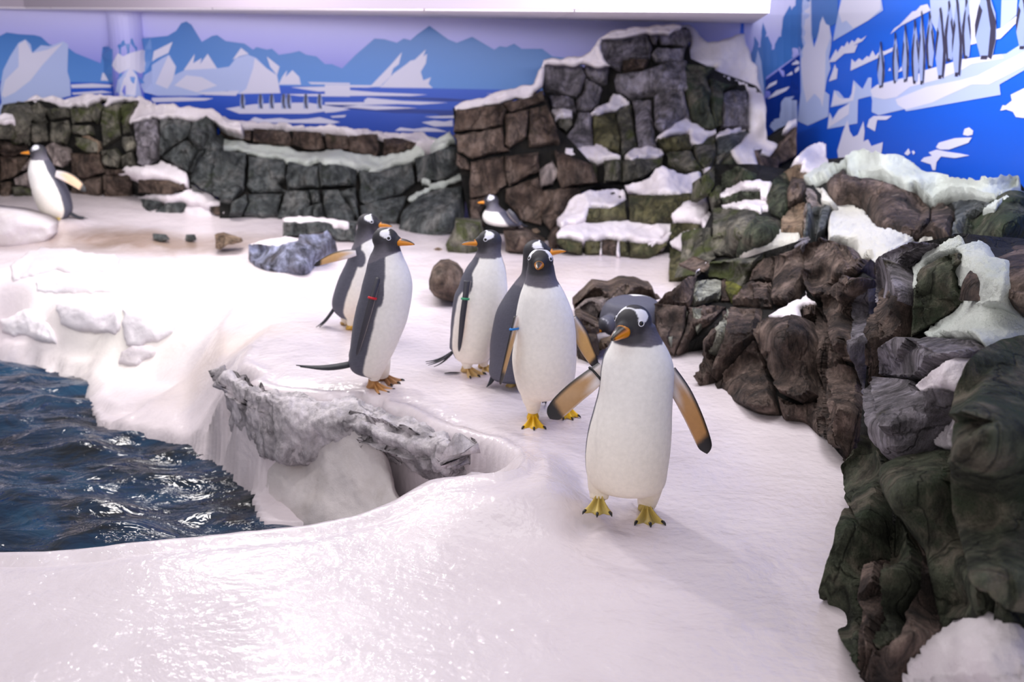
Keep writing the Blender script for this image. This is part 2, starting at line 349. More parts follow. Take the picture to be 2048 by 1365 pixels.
for (x, y0, y1, hw, fl) in [(805, 360, 770, 32, 1), (932, 280, 730, 28, 0), (1020, 210, 720, 30, 1), (1105, 165, 735, 34, 0), (1165, 90, 740, 30, 1), (1235, 100, 600, 36, 0), (1330, 60, 690, 48, 1),
                        (1405, 0, 540, 40, 0), (1475, -30, 670, 46, 1), (1555, -40, 515, 40, 0), (1725, -150, 520, 95, 1), (2050, -100, 430, 60, 1)]:
    h = y1-y0; a = y0
    q = f'{x-.3*hw},{a+.12*h} {x},{a+.05*h} {x+.3*hw},{a+.14*h} {x+.9*hw},{a+.4*h} {x+hw},{a+.7*h} {x+.6*hw},{a+.97*h} {x-.5*hw},{a+.97*h} {x-hw},{a+.7*h} {x-.8*hw},{a+.38*h}'
    decal('painted_penguin', conv(CR[11], q), PM['pl'], 5, wall_right, 16)
    sg = 1 if fl else -1
    q = f'{x-.28*hw},{a+.03*h} {x+.05*hw},{a} {x+.3*hw},{a+.1*h} {x+sg*.5*hw},{a+.3*h} {x+sg*.95*hw},{a+.5*h} {x+sg*.9*hw},{a+.75*h} {x+sg*.5*hw},{a+h} {x+sg*.2*hw},{a+.97*h} {x+sg*.45*hw},{a+.6*h} {x+sg*.1*hw},{a+.25*h}'
    if sg < 0: q = ' '.join(reversed(q.split()))
    decal('painted_penguin', conv(CR[11], q), PM['pd'], 6, wall_right, 16)
    q = f'{x-sg*.6*hw},{a+.28*h} {x-sg*.3*hw},{a+.36*h} {x-sg*.95*hw},{a+.72*h} {x-sg*hw},{a+.55*h}'
    decal('painted_penguin', conv(CR[11], q), PM['pd'], 6, wall_right, 16)
    q = f'{x-.4*hw},{a+.95*h} {x+.2*hw},{a+.95*h} {x+.1*hw},{a+h} {x-.5*hw},{a+h}'
    decal('painted_penguin', conv(CR[11], q), PM['pd'], 6, wall_right, 16)
# ceiling
t = NT('ceiling_panel_white'); cm = t.fin(t.ramp(t.noise(t.pos(), 1.2, 3), [(.3, srgb(212, 204, 214)), (.7, srgb(226, 220, 228))]), .5)
def box(name, lo, hi, mat, parent=None, kind=None, bev=0):
    x0, y0, z0 = lo; x1, y1, z1 = hi
    V = [(x0, y0, z0), (x1, y0, z0), (x1, y1, z0), (x0, y1, z0), (x0, y0, z1), (x1, y0, z1), (x1, y1, z1), (x0, y1, z1)]
    Fc = [(0, 3, 2, 1), (4, 5, 6, 7), (0, 1, 5, 4), (1, 2, 6, 5), (2, 3, 7, 6), (3, 0, 4, 7)]
    o = link(name, mesh(name, V, Fc, False), mat, parent, kind)
    if bev: b = o.modifiers.new('b', 'BEVEL'); b.width = bev; b.segments = 2
    return o
def prism(name, poly, z0, z1, mat, parent=None, kind=None):
    n = len(poly); V = [(x, y, z0) for x, y in poly]+[(x, y, z1) for x, y in poly]
    Fc = [tuple(range(n-1, -1, -1)), tuple(range(n, 2*n))]+[(i, (i+1) % n, n+(i+1) % n, n+i) for i in range(n)]
    return link(name, mesh(name, V, Fc, False), mat, parent, kind)
def cxr(y): return 1.34+(y-5.6)/3.8*.77
def cfy(x): return float(np.interp(x, [-4.2, -2, 0, 1.6], [8.9, 7.5, 6.3, 5.55]))
ceil = prism('ceiling', [(-7.5, 8.9), (-4.2, 8.9), (-2, 7.5), (0, 6.3), (1.34, 5.6), (2.11, 9.46), (-7.5, 9.46)], ZC+.012, ZC+.08, NT('ceiling_joint').fin(srgb(150, 140, 155), .7), None, 'structure')
xs = [-7.5, -5.6, -3.9, -2.24, -.6, .33, 99]
for a, b in zip(xs[:-1], xs[1:]):
    a += .004; b = min(b-.004, 1.33)
    top_ = [(b, 9.395)] if b < 1.3 else [(cxr(5.62), 5.62), (cxr(9.395), 9.395)]
    q = [(a, cfy(a)+.02)]+[(x, cfy(x)+.02) for x in (-4.2, -2, 0) if a < x < b]+[(b, cfy(b)+.02)] if b < 1.3 else [(a, cfy(a)+.02)]
    prism('panel', q+top_+[(a, 9.395)], ZC, ZC+.02, cm, ceil)
# ------------------------------------------------------------ ground (one continuous moulded snow surface)
TP = []
def T(*a): TP.extend(a)
for px in (-500, 0, 400, 1000, 1650, 2300): T((px, 1380, .0))
T((-500, 1150, .02))
CREST = [(-400, 1100, .02), (0, 1088, .03), (150, 1085, .03), (300, 1068, .04), (400, 1060, .04), (500, 1049, .04), (600, 1040, .05), (700, 1020, .06), (780, 992, .07), (850, 952, .08), (918, 905, .07)]
T(*CREST)
T((950, 965, .14), (1030, 935, .16), (1000, 1000, .13), (900, 1050, .08), (1090, 960, .14), (1050, 900, .10), (1135, 970, .10), (1142, 1010, .08), (1100, 920, .10), (990, 878, .05), (1110, 1080, .04))
T((1178, 1000, -.01), (1170, 1060, .0), (1166, 950, -.01), (1140, 915, .0), (1100, 875, .0), (1040, 850, 0), (1180, 940, 0), (1250, 1050, 0), (980, 840, 0), (1190, 1120, 0))
T((700, 1200, .02), (300, 1200, .03), (1200, 1200, 0), (1500, 1100, 0), (1500, 900, 0), (1400, 800, 0), (850, 1130, .03), (600, 1120, .05), (300, 1130, .05), (950, 1230, .0), (760, 1290, 0.01))
PLAT = [(448, 752, .0), (480, 772, .0), (520, 792, .0), (560, 800, .0), (600, 800, .0), (660, 814, .0), (700, 802, .0), (760, 828, .0), (850, 862, .01), (914, 903, .05)]
T(*[(x, y-13, z) for x, y, z in PLAT])
T((600, 765, 0), (520, 750, 0), (475, 728, 0), (700, 780, 0), (800, 820, 0), (880, 860, .01), (950, 880, .03), (850, 760, 0), (950, 800, 0), (600, 715, 0), (700, 700, 0), (1000, 700, 0), (1300, 700, 0), (1200, 600, 0),
  (1000, 560, 0), (820, 570, .02), (880, 600, .0), (1350, 575, 0), (700, 570, .0), (700, 630, .0), (900, 500, 0), (1100, 520, 0), (1250, 520, 0), (620, 580, .0), (600, 500, .03), (500, 470, .03), (550, 440, .04), (900, 450, .0), (700, 470, 0), (480, 600, .0), (480, 560, .02), (560, 640, 0), (500, 690, 0))
# left bank, pixel columns with the distance of each point
for px, col in {
    -350: [(760, -.5), (700, -.3), (620, -.1), (560, 0), (500, .05), (430, .15)],
    0: [(716, -.47), (700, -.43), (662, 6.22), (645, 6.27), (600, 6.32), (568, 6.38), (535, 6.5), (522, 6.75), (503, 7.0), (494, 7.45), (470, 7.55), (425, 8.0)],
    60: [(718, -.47), (700, -.43), (668, 6.15), (625, 6.2), (602, 6.26), (565, 6.34), (520, 6.6), (508, 6.9), (500, 7.2), (480, 7.5), (435, 7.9)],
    120: [(728, -.47), (705, -.43), (688, 6.05), (645, 6.09), (604, 6.12), (590, 6.3), (558, 6.36), (530, 6.55), (503, 6.95), (494, 7.3), (470, 7.5), (448, 7.8)],
    180: [(742, -.47), (712, -.43), (695, 6.0), (655, 6.03), (612, 6.06), (590, 6.28), (556, 6.34), (530, 6.55), (506, 6.95), (498, 7.3), (470, 7.5), (446, 7.85)],
    240: [(760, -.45), (735, 5.74), (692, 5.85), (655, 5.9), (622, 5.93), (604, 6.1), (590, 6.22), (562, 6.32), (535, 6.55), (512, 6.95), (505, 7.1), (470, 7.5), (450, 7.8)],
    310: [(770, -.42), (735, 5.62), (702, 5.72), (680, 5.78), (622, 5.88), (600, 6.1), (575, 6.3), (545, 6.6), (520, 6.95), (505, 7.1), (470, 7.5), (455, 7.75)],
    380: [(770, -.38), (738, 5.4), (705, 5.55), (680, 5.65), (622, 5.85), (600, 6.05), (570, 6.35), (545, 6.65), (515, 7.0), (490, 7.45), (455, 8.0)],
    440: [(730, -.15), (690, -.1), (650, -.07), (600, -.04), (560, -.02)]}.items():
    for py, v in col: T((px, py, v))
SHORE = [(180, 745), (178, 800), (192, 850), (300, 872), (380, 893), (440, 932), (472, 952), (500, 1000)]
for px, py in SHORE: T((px, py, -.46))
T((205, 770, -.42), (210, 820, -.43), (300, 800, -.40), (380, 840, -.42), (430, 880, -.43), (430, 800, -.30), (440, 760, -.16), (380, 740, -.28), (470, 900, -.42))
PTS = [PT(*a) for a in TP]
# pool floor
for px, py, z in CREST[:]:
    p = PT(px, py, z); PTS.append(p + np.array([0.02, .10, -.5])); PTS.append(p+np.array([0.03, .2, -.95-p[2]]))
for px, py, z in PLAT[:-1]:
    p = PT(px, py-11, z); d = np.array([-.35, -.94, 0]); PTS.append(p+d*.05+np.array([0, 0, -.45-p[2]])); PTS.append(p+d*.12+np.array([0, 0, -.95-p[2]]))
for px, py in SHORE:
    p = PZ(px, py, -.5); PTS.append(p+np.array([-.12, -.16, -.2])); PTS.append(p+np.array([-.3, -.3, -.45]))
for px, py in [(0, 716), (60, 718), (120, 728)]:
    p = PZ(px, py, -.5); PTS.append(p+np.array([0, -.2, -.2])); PTS.append(p+np.array([0, -.4, -.45]))
for x, y in [(-3, 5.5), (-2.6, 4.5), (-2, 3.7), (-3.5, 3.7), (-2.2, 5.0), (-4.5, 4.5), (-3.0, 3.3), (-1.6, 3.6)]: PTS.append(np.array([x, y, -.95]))
for x, y, z in [(-7.5, 9.5, .1), (-3, 9.5, .15), (0, 9.5, .05), (3, 9.5, .05), (-7.5, 7, 0), (-7.5, 5, -.4), (-7.5, 1, 0), (3, 1, 0), (3, 5, 0), (0, .6, 0), (-3, .6, 0), (-7.5, .6, 0), (3, .6, 0), (-7.5, 3, 0), (-3, 8.5, .1), (0, 8.4, 0), (3, 7, 0)]:
    PTS.append(np.array([x, y, z]))
PTS = np.array(PTS)
STEP = .026
GX = np.arange(-6.2, 2.75, STEP); GY = np.arange(1.0, 9.42, STEP)
def terrain():
    r = delaunay_2d_cdt([Vector((p[0], p[1])) for p in PTS], [], [], 0, 1e-4)
    vs = np.array([(v.x, v.y) for v in r[0]]); oz = np.array([PTS[o[0]][2] for o in r[3]])
    Z = np.zeros((len(GY), len(GX)))
    for tri in r[2]:
        a, b, c = vs[tri[0]], vs[tri[1]], vs[tri[2]]
        za, zb, zc_ = oz[tri[0]], oz[tri[1]], oz[tri[2]]
        lo = np.minimum(np.minimum(a, b), c); hi = np.maximum(np.maximum(a, b), c)
        i0, i1 = np.searchsorted(GX, [lo[0]-1e-6, hi[0]+1e-6]); j0, j1 = np.searchsorted(GY, [lo[1]-1e-6, hi[1]+1e-6])
        if i1 <= i0 or j1 <= j0: continue
        X, Y = np.meshgrid(GX[i0:i1], GY[j0:j1])
        den = (b[1]-c[1])*(a[0]-c[0])+(c[0]-b[0])*(a[1]-c[1])
        if abs(den) < 1e-12: continue
        l1 = ((b[1]-c[1])*(X-c[0])+(c[0]-b[0])*(Y-c[1]))/den; l2 = ((c[1]-a[1])*(X-c[0])+(a[0]-c[0])*(Y-c[1]))/den; l3 = 1-l1-l2
        m = (l1 > -1e-6) & (l2 > -1e-6) & (l3 > -1e-6)
        z = l1*za+l2*zb+l3*zc_
        Z[j0:j1, i0:i1][m] = z[m]
    def blur(A, s):
        k = np.exp(-.5*(np.arange(-3*s, 3*s+1)/s)**2); k /= k.sum(); n = len(k)//2
        A = np.pad(A, n, mode='edge')
        A = np.apply_along_axis(lambda v: np.convolve(v, k, 'valid'), 1, A)
        return np.apply_along_axis(lambda v: np.convolve(v, k, 'valid'), 0, A)
    Zs = blur(Z, 1); Zw = blur(Z, 3)
    st = smoothstep(.15, .4, np.hypot(*np.gradient(blur(Z, 2), STEP)))   # keep steep banks crisp, soften the rest
    Z = Zs*st+Zw*(1-st)
    rng = np.random.RandomState(3)
    for s, a in ((14, .035), (6, .008), (3, .003)):
        n = blur(rng.randn(*Z.shape), s); n /= n.std(); Z += n*a*.25
    return Z
TZ = terrain()
FAR = [(-500, 712), (-200, 714), (0, 716), (60, 721), (120, 732), (180, 745), (181, 770), (178, 800), (184, 830), (194, 852), (240, 862), (300, 872), (350, 882), (390, 896), (425, 917), (455, 940), (480, 965), (500, 1000), (520, 1060), (620, 1060), (700, 1000), (760, 960)]
def carve():
    far = [PZ(px, py, -.5)[:2] for px, py in FAR]; near = [PT(*q)[:2]+np.array([.01, .05]) for q in CREST[::-1] if q[0] < 790]
    poly = np.array(far+near); X, Y = np.meshgrid(GX, GY); ins = np.zeros(X.shape, bool)
    n = len(poly); j = n-1
    for i in range(n):
        xi, yi = poly[i]; xj, yj = poly[j]
        if abs(yj-yi) > 1e-9:
            c = ((yi > Y) != (yj > Y)) & (X < (xj-xi)*(Y-yi)/(yj-yi)+xi); ins ^= c
        j = i
    fa = np.array(far); D = np.full(X.shape, 9.)
    for a, b in zip(fa[:-1], fa[1:]):
        d = b-a; t = np.clip(((X-a[0])*d[0]+(Y-a[1])*d[1])/(d@d), 0, 1); D = np.minimum(D, np.hypot(a[0]+t*d[0]-X, a[1]+t*d[1]-Y))
    rag = .012*np.sin(X*41+np.sin(Y*37))+.01*np.sin(Y*63+X*29); D2 = D+rag
    TZ[:] = np.where(ins, np.minimum(TZ, -.46-np.clip(D2*1.6, 0, .5)), np.where(D < .5, np.maximum(TZ, -.475+np.clip(D2, 0, 1)*.10), TZ))
carve()
def ground(x, y):
    i = (x-GX[0])/STEP; j = (y-GY[0])/STEP; i0 = int(min(max(i, 0), len(GX)-2)); j0 = int(min(max(j, 0), len(GY)-2)); u = i-i0; v = j-j0
    return float((TZ[j0, i0]*(1-u)+TZ[j0, i0+1]*u)*(1-v)+(TZ[j0+1, i0]*(1-u)+TZ[j0+1, i0+1]*u)*v)
def flatten(x, y, r, z):
    X, Y = np.meshgrid(GX, GY); w_ = 1-smoothstep(r*.5, r, np.hypot(X-x, Y-y)); TZ[:] = TZ*(1-w_)+z*w_
def floormat():
    t = NT('wet_moulded_snow'); p = t.pos(); ps = t.pos((.8, 1.25, 1))
    n1 = t.noise(p, .9, 5, .6, .6)
    col = t.ramp(n1, [(.35, srgb(219, 207, 212)), (.65, srgb(233, 222, 226))])
    n4 = t.noise(p, 2.6, 6, .7, 1.0)
    # lighter cream snow on the left bank, its strong light put into the colour
    g = t.n('ShaderNodeNewGeometry'); s = t.n('ShaderNodeSeparateXYZ'); t.l(g.outputs['Position'], s.inputs[0])
    d = t.n('ShaderNodeVectorMath', operation='DISTANCE'); t.l(g.outputs['Position'], d.inputs[0]); d.inputs[1].default_value = (-2.3, 6.1, -.1)
    col = t.mix(t.ramp(d.outputs['Value'], [(.3, (.8, .8, .8)), (1.0, BLACK)]), col, srgb(250, 244, 234))
    # brown stain on the hollow behind the left bank and by the nest stones
    def stain(col, c, rad, amt, color):
        d = t.n('ShaderNodeVectorMath', operation='DISTANCE')
        mp = t.n('ShaderNodeMapping'); mp.inputs['Location'].default_value = (-c[0]/rad[0], -c[1]/rad[1], 0); mp.inputs['Scale'].default_value = (1/rad[0], 1/rad[1], 0)
        t.l(g.outputs['Position'], mp.inputs['Vector']); t.l(mp.outputs[0], d.inputs[0]); d.inputs[1].default_value = (0, 0, 0)
        a = t.n('ShaderNodeMath', operation='ADD'); t.l(d.outputs['Value'], a.inputs[0]); t.l(n4, a.inputs[1])
        return t.mix(t.ramp(a.outputs[0], [(.75, (amt, amt, amt)), (1.45, BLACK)]) if False else t.ramp(_half(t, a.outputs[0]), [(.4, (amt,)*3), (.8, BLACK)]), col, color)
    col = stain(col, (-2.75, 7.42), (1.3, .42), .92, srgb(156, 132, 116))
    col = stain(col, (.5, 6.6), (1.6, .5), .4, srgb(208, 190, 178))
    col = stain(col, (-1.55, 5.2), (.5, .25), .5, srgb(226, 208, 192))
    col = t.mix(t.ramp(t.noise(p, 7, 6, .8), [(.70, BLACK), (.82, (.5, .5, .5))]), col, srgb(190, 175, 165))
    nb = t.bump(t.noise(ps, 4.5, 6, .55, .6), .36, .03)
    nb = t.bump(t.noise(p, 38, 4, .55), .15, .008, nb)
    r = t.ramp(t.noise(p, 2.2, 3), [(.4, (.32,)*3), (.62, (.5,)*3)])
    t.b.inputs['Coat Weight'].default_value = .6; t.b.inputs['Coat Roughness'].default_value = .05
    m = t.fin(col, r, nb); t.l(t.bump(t.noise(p, 30, 2, .45), .35, .02, nb), t.b.inputs['Coat Normal']); return m
def _half(t, x):
    m = t.n('ShaderNodeMath', operation='MULTIPLY'); t.l(x, m.inputs[0]); m.inputs[1].default_value = .5; return m.outputs[0]
def build_floor():
    nx, ny = len(GX), len(GY)
    X, Y = np.meshgrid(GX, GY)
    V = np.stack([X, Y, TZ], -1).reshape(-1, 3).astype(np.float32)
    i = np.arange(nx-1); j = np.arange(ny-1); I, J = np.meshgrid(i, j); a = (J*nx+I).ravel()
    Q = np.stack([a, a+1, a+nx+1, a+nx], -1).astype(np.int32)
    me = bpy.data.meshes.new('floor'); me.vertices.add(len(V)); me.vertices.foreach_set('co', V.ravel())
    me.loops.add(Q.size); me.loops.foreach_set('vertex_index', Q.ravel())
    me.polygons.add(len(Q)); me.polygons.foreach_set('loop_start', np.arange(0, Q.size, 4, dtype=np.int32))
    me.polygons.foreach_set('use_smooth', np.ones(len(Q), dtype=bool)); me.update(calc_edges=True)
    return link('floor', me, floormat(), kind='structure')
# ------------------------------------------------------------ water
def build_water():
    t = NT('pool_water'); p = t.pos((1, 2.0, 1))
    n = t.noise(p, 2.4, 5, .6, .8)
    col = t.ramp(n, [(.38, (.004, .007, .012)), (.52, (.003, .022, .060)), (.66, (.006, .045, .10))])
    nb = t.bump(t.noise(p, 4.5, 4, .5, 1.0), .6, .05)
    t.b.inputs['IOR'].default_value = 1.42; t.b.inputs['Specular IOR Level'].default_value = .7
    m = t.fin(col, .07, nb)
    xs = np.arange(-6.2, -.4, .02); ys = np.arange(2.7, 6.75, .02); X, Y = np.meshgrid(xs, ys)
    rng = np.random.RandomState(5); Z = np.zeros_like(X)
    for k in range(12):
        ang = math.radians(70+rng.randn()*32); L = .22+.6*rng.rand()**1.3; A = .0085*L/.35; ph = rng.rand()*7
        q = (X*math.cos(ang)+Y*math.sin(ang))*2*math.pi/L+ph+.9*np.sin(X*2.1+ph)+.7*np.sin(Y*2.7+2*ph)
        Z += A*(1-np.abs(np.sin(q/2)))*1.5
    Z = Z-Z.mean()-.5
    nx, ny = len(xs), len(ys)
    V = np.stack([X, Y, Z], -1).reshape(-1, 3)
    a = (np.arange(ny-1)[:, None]*nx+np.arange(nx-1)[None]).ravel(); Q = np.stack([a, a+1, a+nx+1, a+nx], -1)
    return link('pool_water', mesh('pool_water', V, Q), m, kind='structure')
# ------------------------------------------------------------ lofted patch from rows of (px,py,Y)
def patch(name, rows, mat, nu, nv, rough, seed, thick=.05, stretch=(1, 1, 1), parent=None, freq=9):
    R = [np.array([PT(*q) for q in row]) for row in rows]
    def resample(P, n):
        t = np.linspace(0, len(P)-1, n); i = np.minimum(t.astype(int), len(P)-2); f = (t-i)[:, None]
        p0 = P[np.maximum(i-1, 0)]; p1 = P[i]; p2 = P[i+1]; p3 = P[np.minimum(i+2, len(P)-1)]
        return .5*((2*p1)+(-p0+p2)*f+(2*p0-5*p1+4*p2-p3)*f**2+(-p0+3*p1-3*p2+p3)*f**3)
    R = np.array([resample(r, nu) for r in R])
    G = np.array([resample(R[:, k], nv) for k in range(nu)]).transpose(1, 0, 2)
    du = np.gradient(G, axis=1); dv = np.gradient(G, axis=0); N = np.cross(du, dv); N /= np.linalg.norm(N, axis=2)[..., None]+1e-9
    s = np.sign((N*(EYE-G)).sum(2).mean()); N *= s
    for j in range(nv):
        for i in range(nu):
            p = Vector(G[j, i])*1.0; q = Vector((p.x*stretch[0], p.y*stretch[1], p.z*stretch[2]))
            h = noise.fractal(q*freq+Vector((seed, 0, 0)), .9, 2.1, 5)*rough + noise.ridged_multi_fractal(q*freq*.35+Vector((0, seed, 0)), 1, 2, 3, .9, 2)*rough*.5-rough*.5
            G[j, i] += N[j, i]*h
    V = G.reshape(-1, 3); a = (np.arange(nv-1)[:, None]*nu+np.arange(nu-1)[None]).ravel(); Q = np.stack([a, a+1, a+nu+1, a+nu], -1)
    if s < 0: Q = Q[:, ::-1]
    o = link(name, mesh(name, V, Q), mat)
    sm = o.modifiers.new('s', 'SOLIDIFY'); sm.thickness = thick; sm.offset = -1
    if parent is not None: local(o, parent)
    return o
# ------------------------------------------------------------ stones
class Depth:
    def __init__(s, pts): s.p = np.array(pts, float)
    def __call__(s, x, y):
        d = (s.p[:, 0]-x)**2+((s.p[:, 1]-y)*1.2)**2+30
        w_ = 1/d**1.6; return float((w_*s.p[:, 2]).sum()/w_.sum())
SNOWY = ('white_snow_cap', 'minty_snow', 'grainy_snow', 'scraped_snow', 'crevice_shade_rock')
def c_dist(poly, depth): return depth(*poly[0])
def slab(name, poly, depth, mat, parent, bulge=.05, thick=.22, rough=.02, gap=.4, rnd=None, jag=.8, seed=None, stretch=(1, 1, .6), out=0., lean=0., freq=7, dens=14, fsoft=0):
    """one stone or snow cap: traced outline put at its distance, rounded edges, rough face, real thickness"""
    seed = random.random()*100 if seed is None else seed
    n = len(poly); xs = [p[0] for p in poly]; ys = [p[1] for p in poly]
    A = .5*sum(poly[i][0]*poly[(i+1) % n][1]-poly[(i+1) % n][0]*poly[i][1] for i in range(n))
    if A < 0: poly = poly[::-1]; A = -A
    if A < 12: return None
    size = math.sqrt(A); st = max(2.2, size/(dens if size < 60 else 26))
    rnd = rnd or max(2.5, min(size*.11, 9))
    ring = []
    for i in range(n):
        a = Vector(poly[i]); b = Vector(poly[(i+1) % n]); L = (b-a).length; m = max(1, int(L/st)); d = (b-a)/max(L, 1e-6); nr = Vector((-d.y, d.x))
        for j in range(m):
            q = a+(b-a)*(j/m); k = noise.noise(Vector((q.x*.15/st, q.y*.15/st, seed)))*jag*min(3, size/14)
            k2 = noise.noise(Vector((q.x*.09/max(1, st/4), q.y*.09/max(1, st/4), seed+9)))*jag*1.2
            ring.append(q+nr*(gap+k+k2))
    m = len(ring); V = list(ring)
    rp = [(q.x, q.y) for q in ring]; RA = np.array(rp); RB = np.roll(RA, -1, 0)
    yy = min(ys)+st*.5; row = 0
    while yy < max(ys):
        xx = min(xs)+st*(.5 if row % 2 else .1)
        while xx < max(xs):
            jx = xx+random.uniform(-.25, .25)*st; jy = yy+random.uniform(-.25, .25)*st
            if inside(jx, jy, rp):
                d = segd(jx, jy, RA, RB)
                if d > st*.45: V.append(Vector((jx, jy)))
            xx += st*1.1
        yy += st*.95; row += 1
    try: r = delaunay_2d_cdt(V, [(i, (i+1) % m) for i in range(m)], [list(range(m))], 1, 1e-5)
    except Exception: return None
    P2 = np.array([(v.x, v.y) for v in r[0]]); tris = [tuple(f) for f in r[2]]
    cx, cy = np.mean(xs), np.mean(ys); ymax = max(ys); ymin = min(ys)
    Dl = [depth(x, y) for x, y in P2]
    W = np.array([PY(x, y, dd-out+lean*(ymax-y)/max(ymax-ymin, 1)) for (x, y), dd in zip(P2, Dl)])
    # outward direction
    c = W.mean(0); U, S, Vt = np.linalg.svd(W-c, full_matrices=False); N = Vt[2]
    if N.dot(EYE-c) < 0: N = -N
    vd = (EYE-c)/np.linalg.norm(EYE-c)
    N = N*.6+vd*.7; N /= np.linalg.norm(N)
    dist = np.array([segd(x, y, RA, RB) for x, y in P2]); q = np.clip(dist/rnd, 0, 1); prof = np.sqrt(1-(1-q)**2)
    wst = st*c_dist(poly, depth)/F; oct_ = 4 if wst*freq*2*8 < 1.2 else (3 if wst*freq*2*4 < 1.2 else 2)
    snowy = mat.name in SNOWY
    if not snowy: rough *= .5; stretch = (1, 1, min(stretch[2], .4))
    fac = [(math.cos(q_)*k_, math.sin(q_)*k_, c_) for q_, k_, c_ in [(random.uniform(0, 6.28), random.uniform(.4, 1.5), random.uniform(-.05, .25)) for _ in range(5)]]
    G = W.copy(); sc = size
    for i in range(len(W)):
        pv = Vector((W[i][0]*stretch[0], W[i][1]*stretch[1], W[i][2]*stretch[2]))
        h = noise.fractal(pv*freq*2+Vector((seed, 0, 0)), .9, 2.1, oct_)*rough*.8
        h += (noise.ridged_multi_fractal(pv*freq*.8+Vector((0, seed, 0)), 1, 2, oct_-1, .9, 2)-1.0)*rough*.55
        u_, v_ = (P2[i][0]-cx)/sc, (P2[i][1]-cy)/sc
        fc = max(-.9, min(0.0, *[cc-(a*u_+b*v_) for a, b, cc in fac]))
        ff = 0
        if not snowy and not fsoft:
            qv = Vector((P2[i][0]/(size*.7)+seed, P2[i][1]/(size*1.0), seed)); cp = noise.voronoi(qv)[1][0]; tl = noise.cell_vector(cp*17.3)
            ff = (qv-cp).dot(tl-Vector((.5, .5, .5)))*1.2*max(bulge, .03)
        G[i] += N*(ff*q[i]+bulge*(prof[i]+fc*1.1*q[i])*(1 if fsoft else 1)+h*(.08+.92*prof[i]))
    # rim and back
    nv = len(G); Bk = G-N*thick
    Bk = Bk-((Bk-Bk.mean(0))@N)[:, None]*N*(0 if name == 'rock_core' else .35)
    VV = np.vstack([G, Bk]); FF = list(tris)
    t0 = tris[len(tris)//2]; nn = np.cross(G[t0[1]]-G[t0[0]], G[t0[2]]-G[t0[0]])
    if nn.dot(N) < 0: FF = [f[::-1] for f in FF]
    ed = set()
    for f in FF:
        for a, b in zip(f, f[1:]+f[:1]): ed.add((a, b))
    FF += [tuple(x+nv for x in f[::-1]) for f in FF]
    FF += [(b, a, a+nv, b+nv) for (a, b) in ed if (b, a) not in ed]
    me = mesh(name, VV, FF)
    if not snowy: me.set_sharp_from_angle(angle=math.radians(24))
    o = link(name, me, mat)
    if parent is not None: local(o, parent)
    return o
def segd(x, y, A, B):
    d = B-A; L = (d**2).sum(1)+1e-9; t = np.clip(((x-A[:, 0])*d[:, 0]+(y-A[:, 1])*d[:, 1])/L, 0, 1)
    return float(np.sqrt(((A[:, 0]+t*d[:, 0]-x)**2+(A[:, 1]+t*d[:, 1]-y)**2).min()))
def boundary(tris):
    ed = set()
    for f in tris:
        for a, b in zip(f, f[1:]+f[:1]): ed.add((a, b))
    s = set()
    for a, b in ed:
        if (b, a) not in ed: s.add(a); s.add(b)
    return s

def hit(px, py):
    d = ray(px, py); Y = 1.5
    while Y < 9.3:
        p = EYE+d*(Y/d[1])
        if p[2] < ground(p[0], p[1]):
            a, b = Y-.04, Y
            for _ in range(9):
                m = (a+b)/2; p = EYE+d*(m/d[1])
                if p[2] < ground(p[0], p[1]): b = m
                else: a = m
            return b
        Y += .04
    return Y
# ------------------------------------------------------------ rock formations
def rocks(label, cat, name, depth, base, core, data, snow_out=.05, group=None):
    D = Depth(depth); root = empty(name, PT(*base), label, cat, group)
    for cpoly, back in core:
        slab('rock_core', conv(CR[cpoly[0]], cpoly[1]), lambda x, y: D(x, y)+back*.6, MT['z'], root, .0, .3, .015, 0, 4, .5, dens=16)  # backing behind the stones, coloured dark to stand in for crack shade
    for ln in data.strip().split('\n'):
        ln = ln.strip()
        if not ln: continue
        head, pts = ln.split('|'); h = head.split()
        cr = int(h[0]); m = h[1]; kw = {}
        for a in h[2:]:
            k, v = a.split('='); kw[k] = float(v)
        if 'stretch' in kw: kw['stretch'] = (1, 1, kw['stretch'])
        poly = conv(CR[cr], pts)
        if m in 'wtq':
            kw.setdefault('bulge', .05); kw.setdefault('lean', .12); kw.setdefault('thick', .12); kw.setdefault('rough', .012); kw.setdefault('jag', 1.7)
            kw.setdefault('gap', 0.); kw.setdefault('freq', 12); o = slab('snow_cap', poly, D, MT[m], root, out=snow_out+kw.pop('out', 0), **kw)
        else:
            o = slab('stone', poly, D, MT[m], root, **kw)
    return root
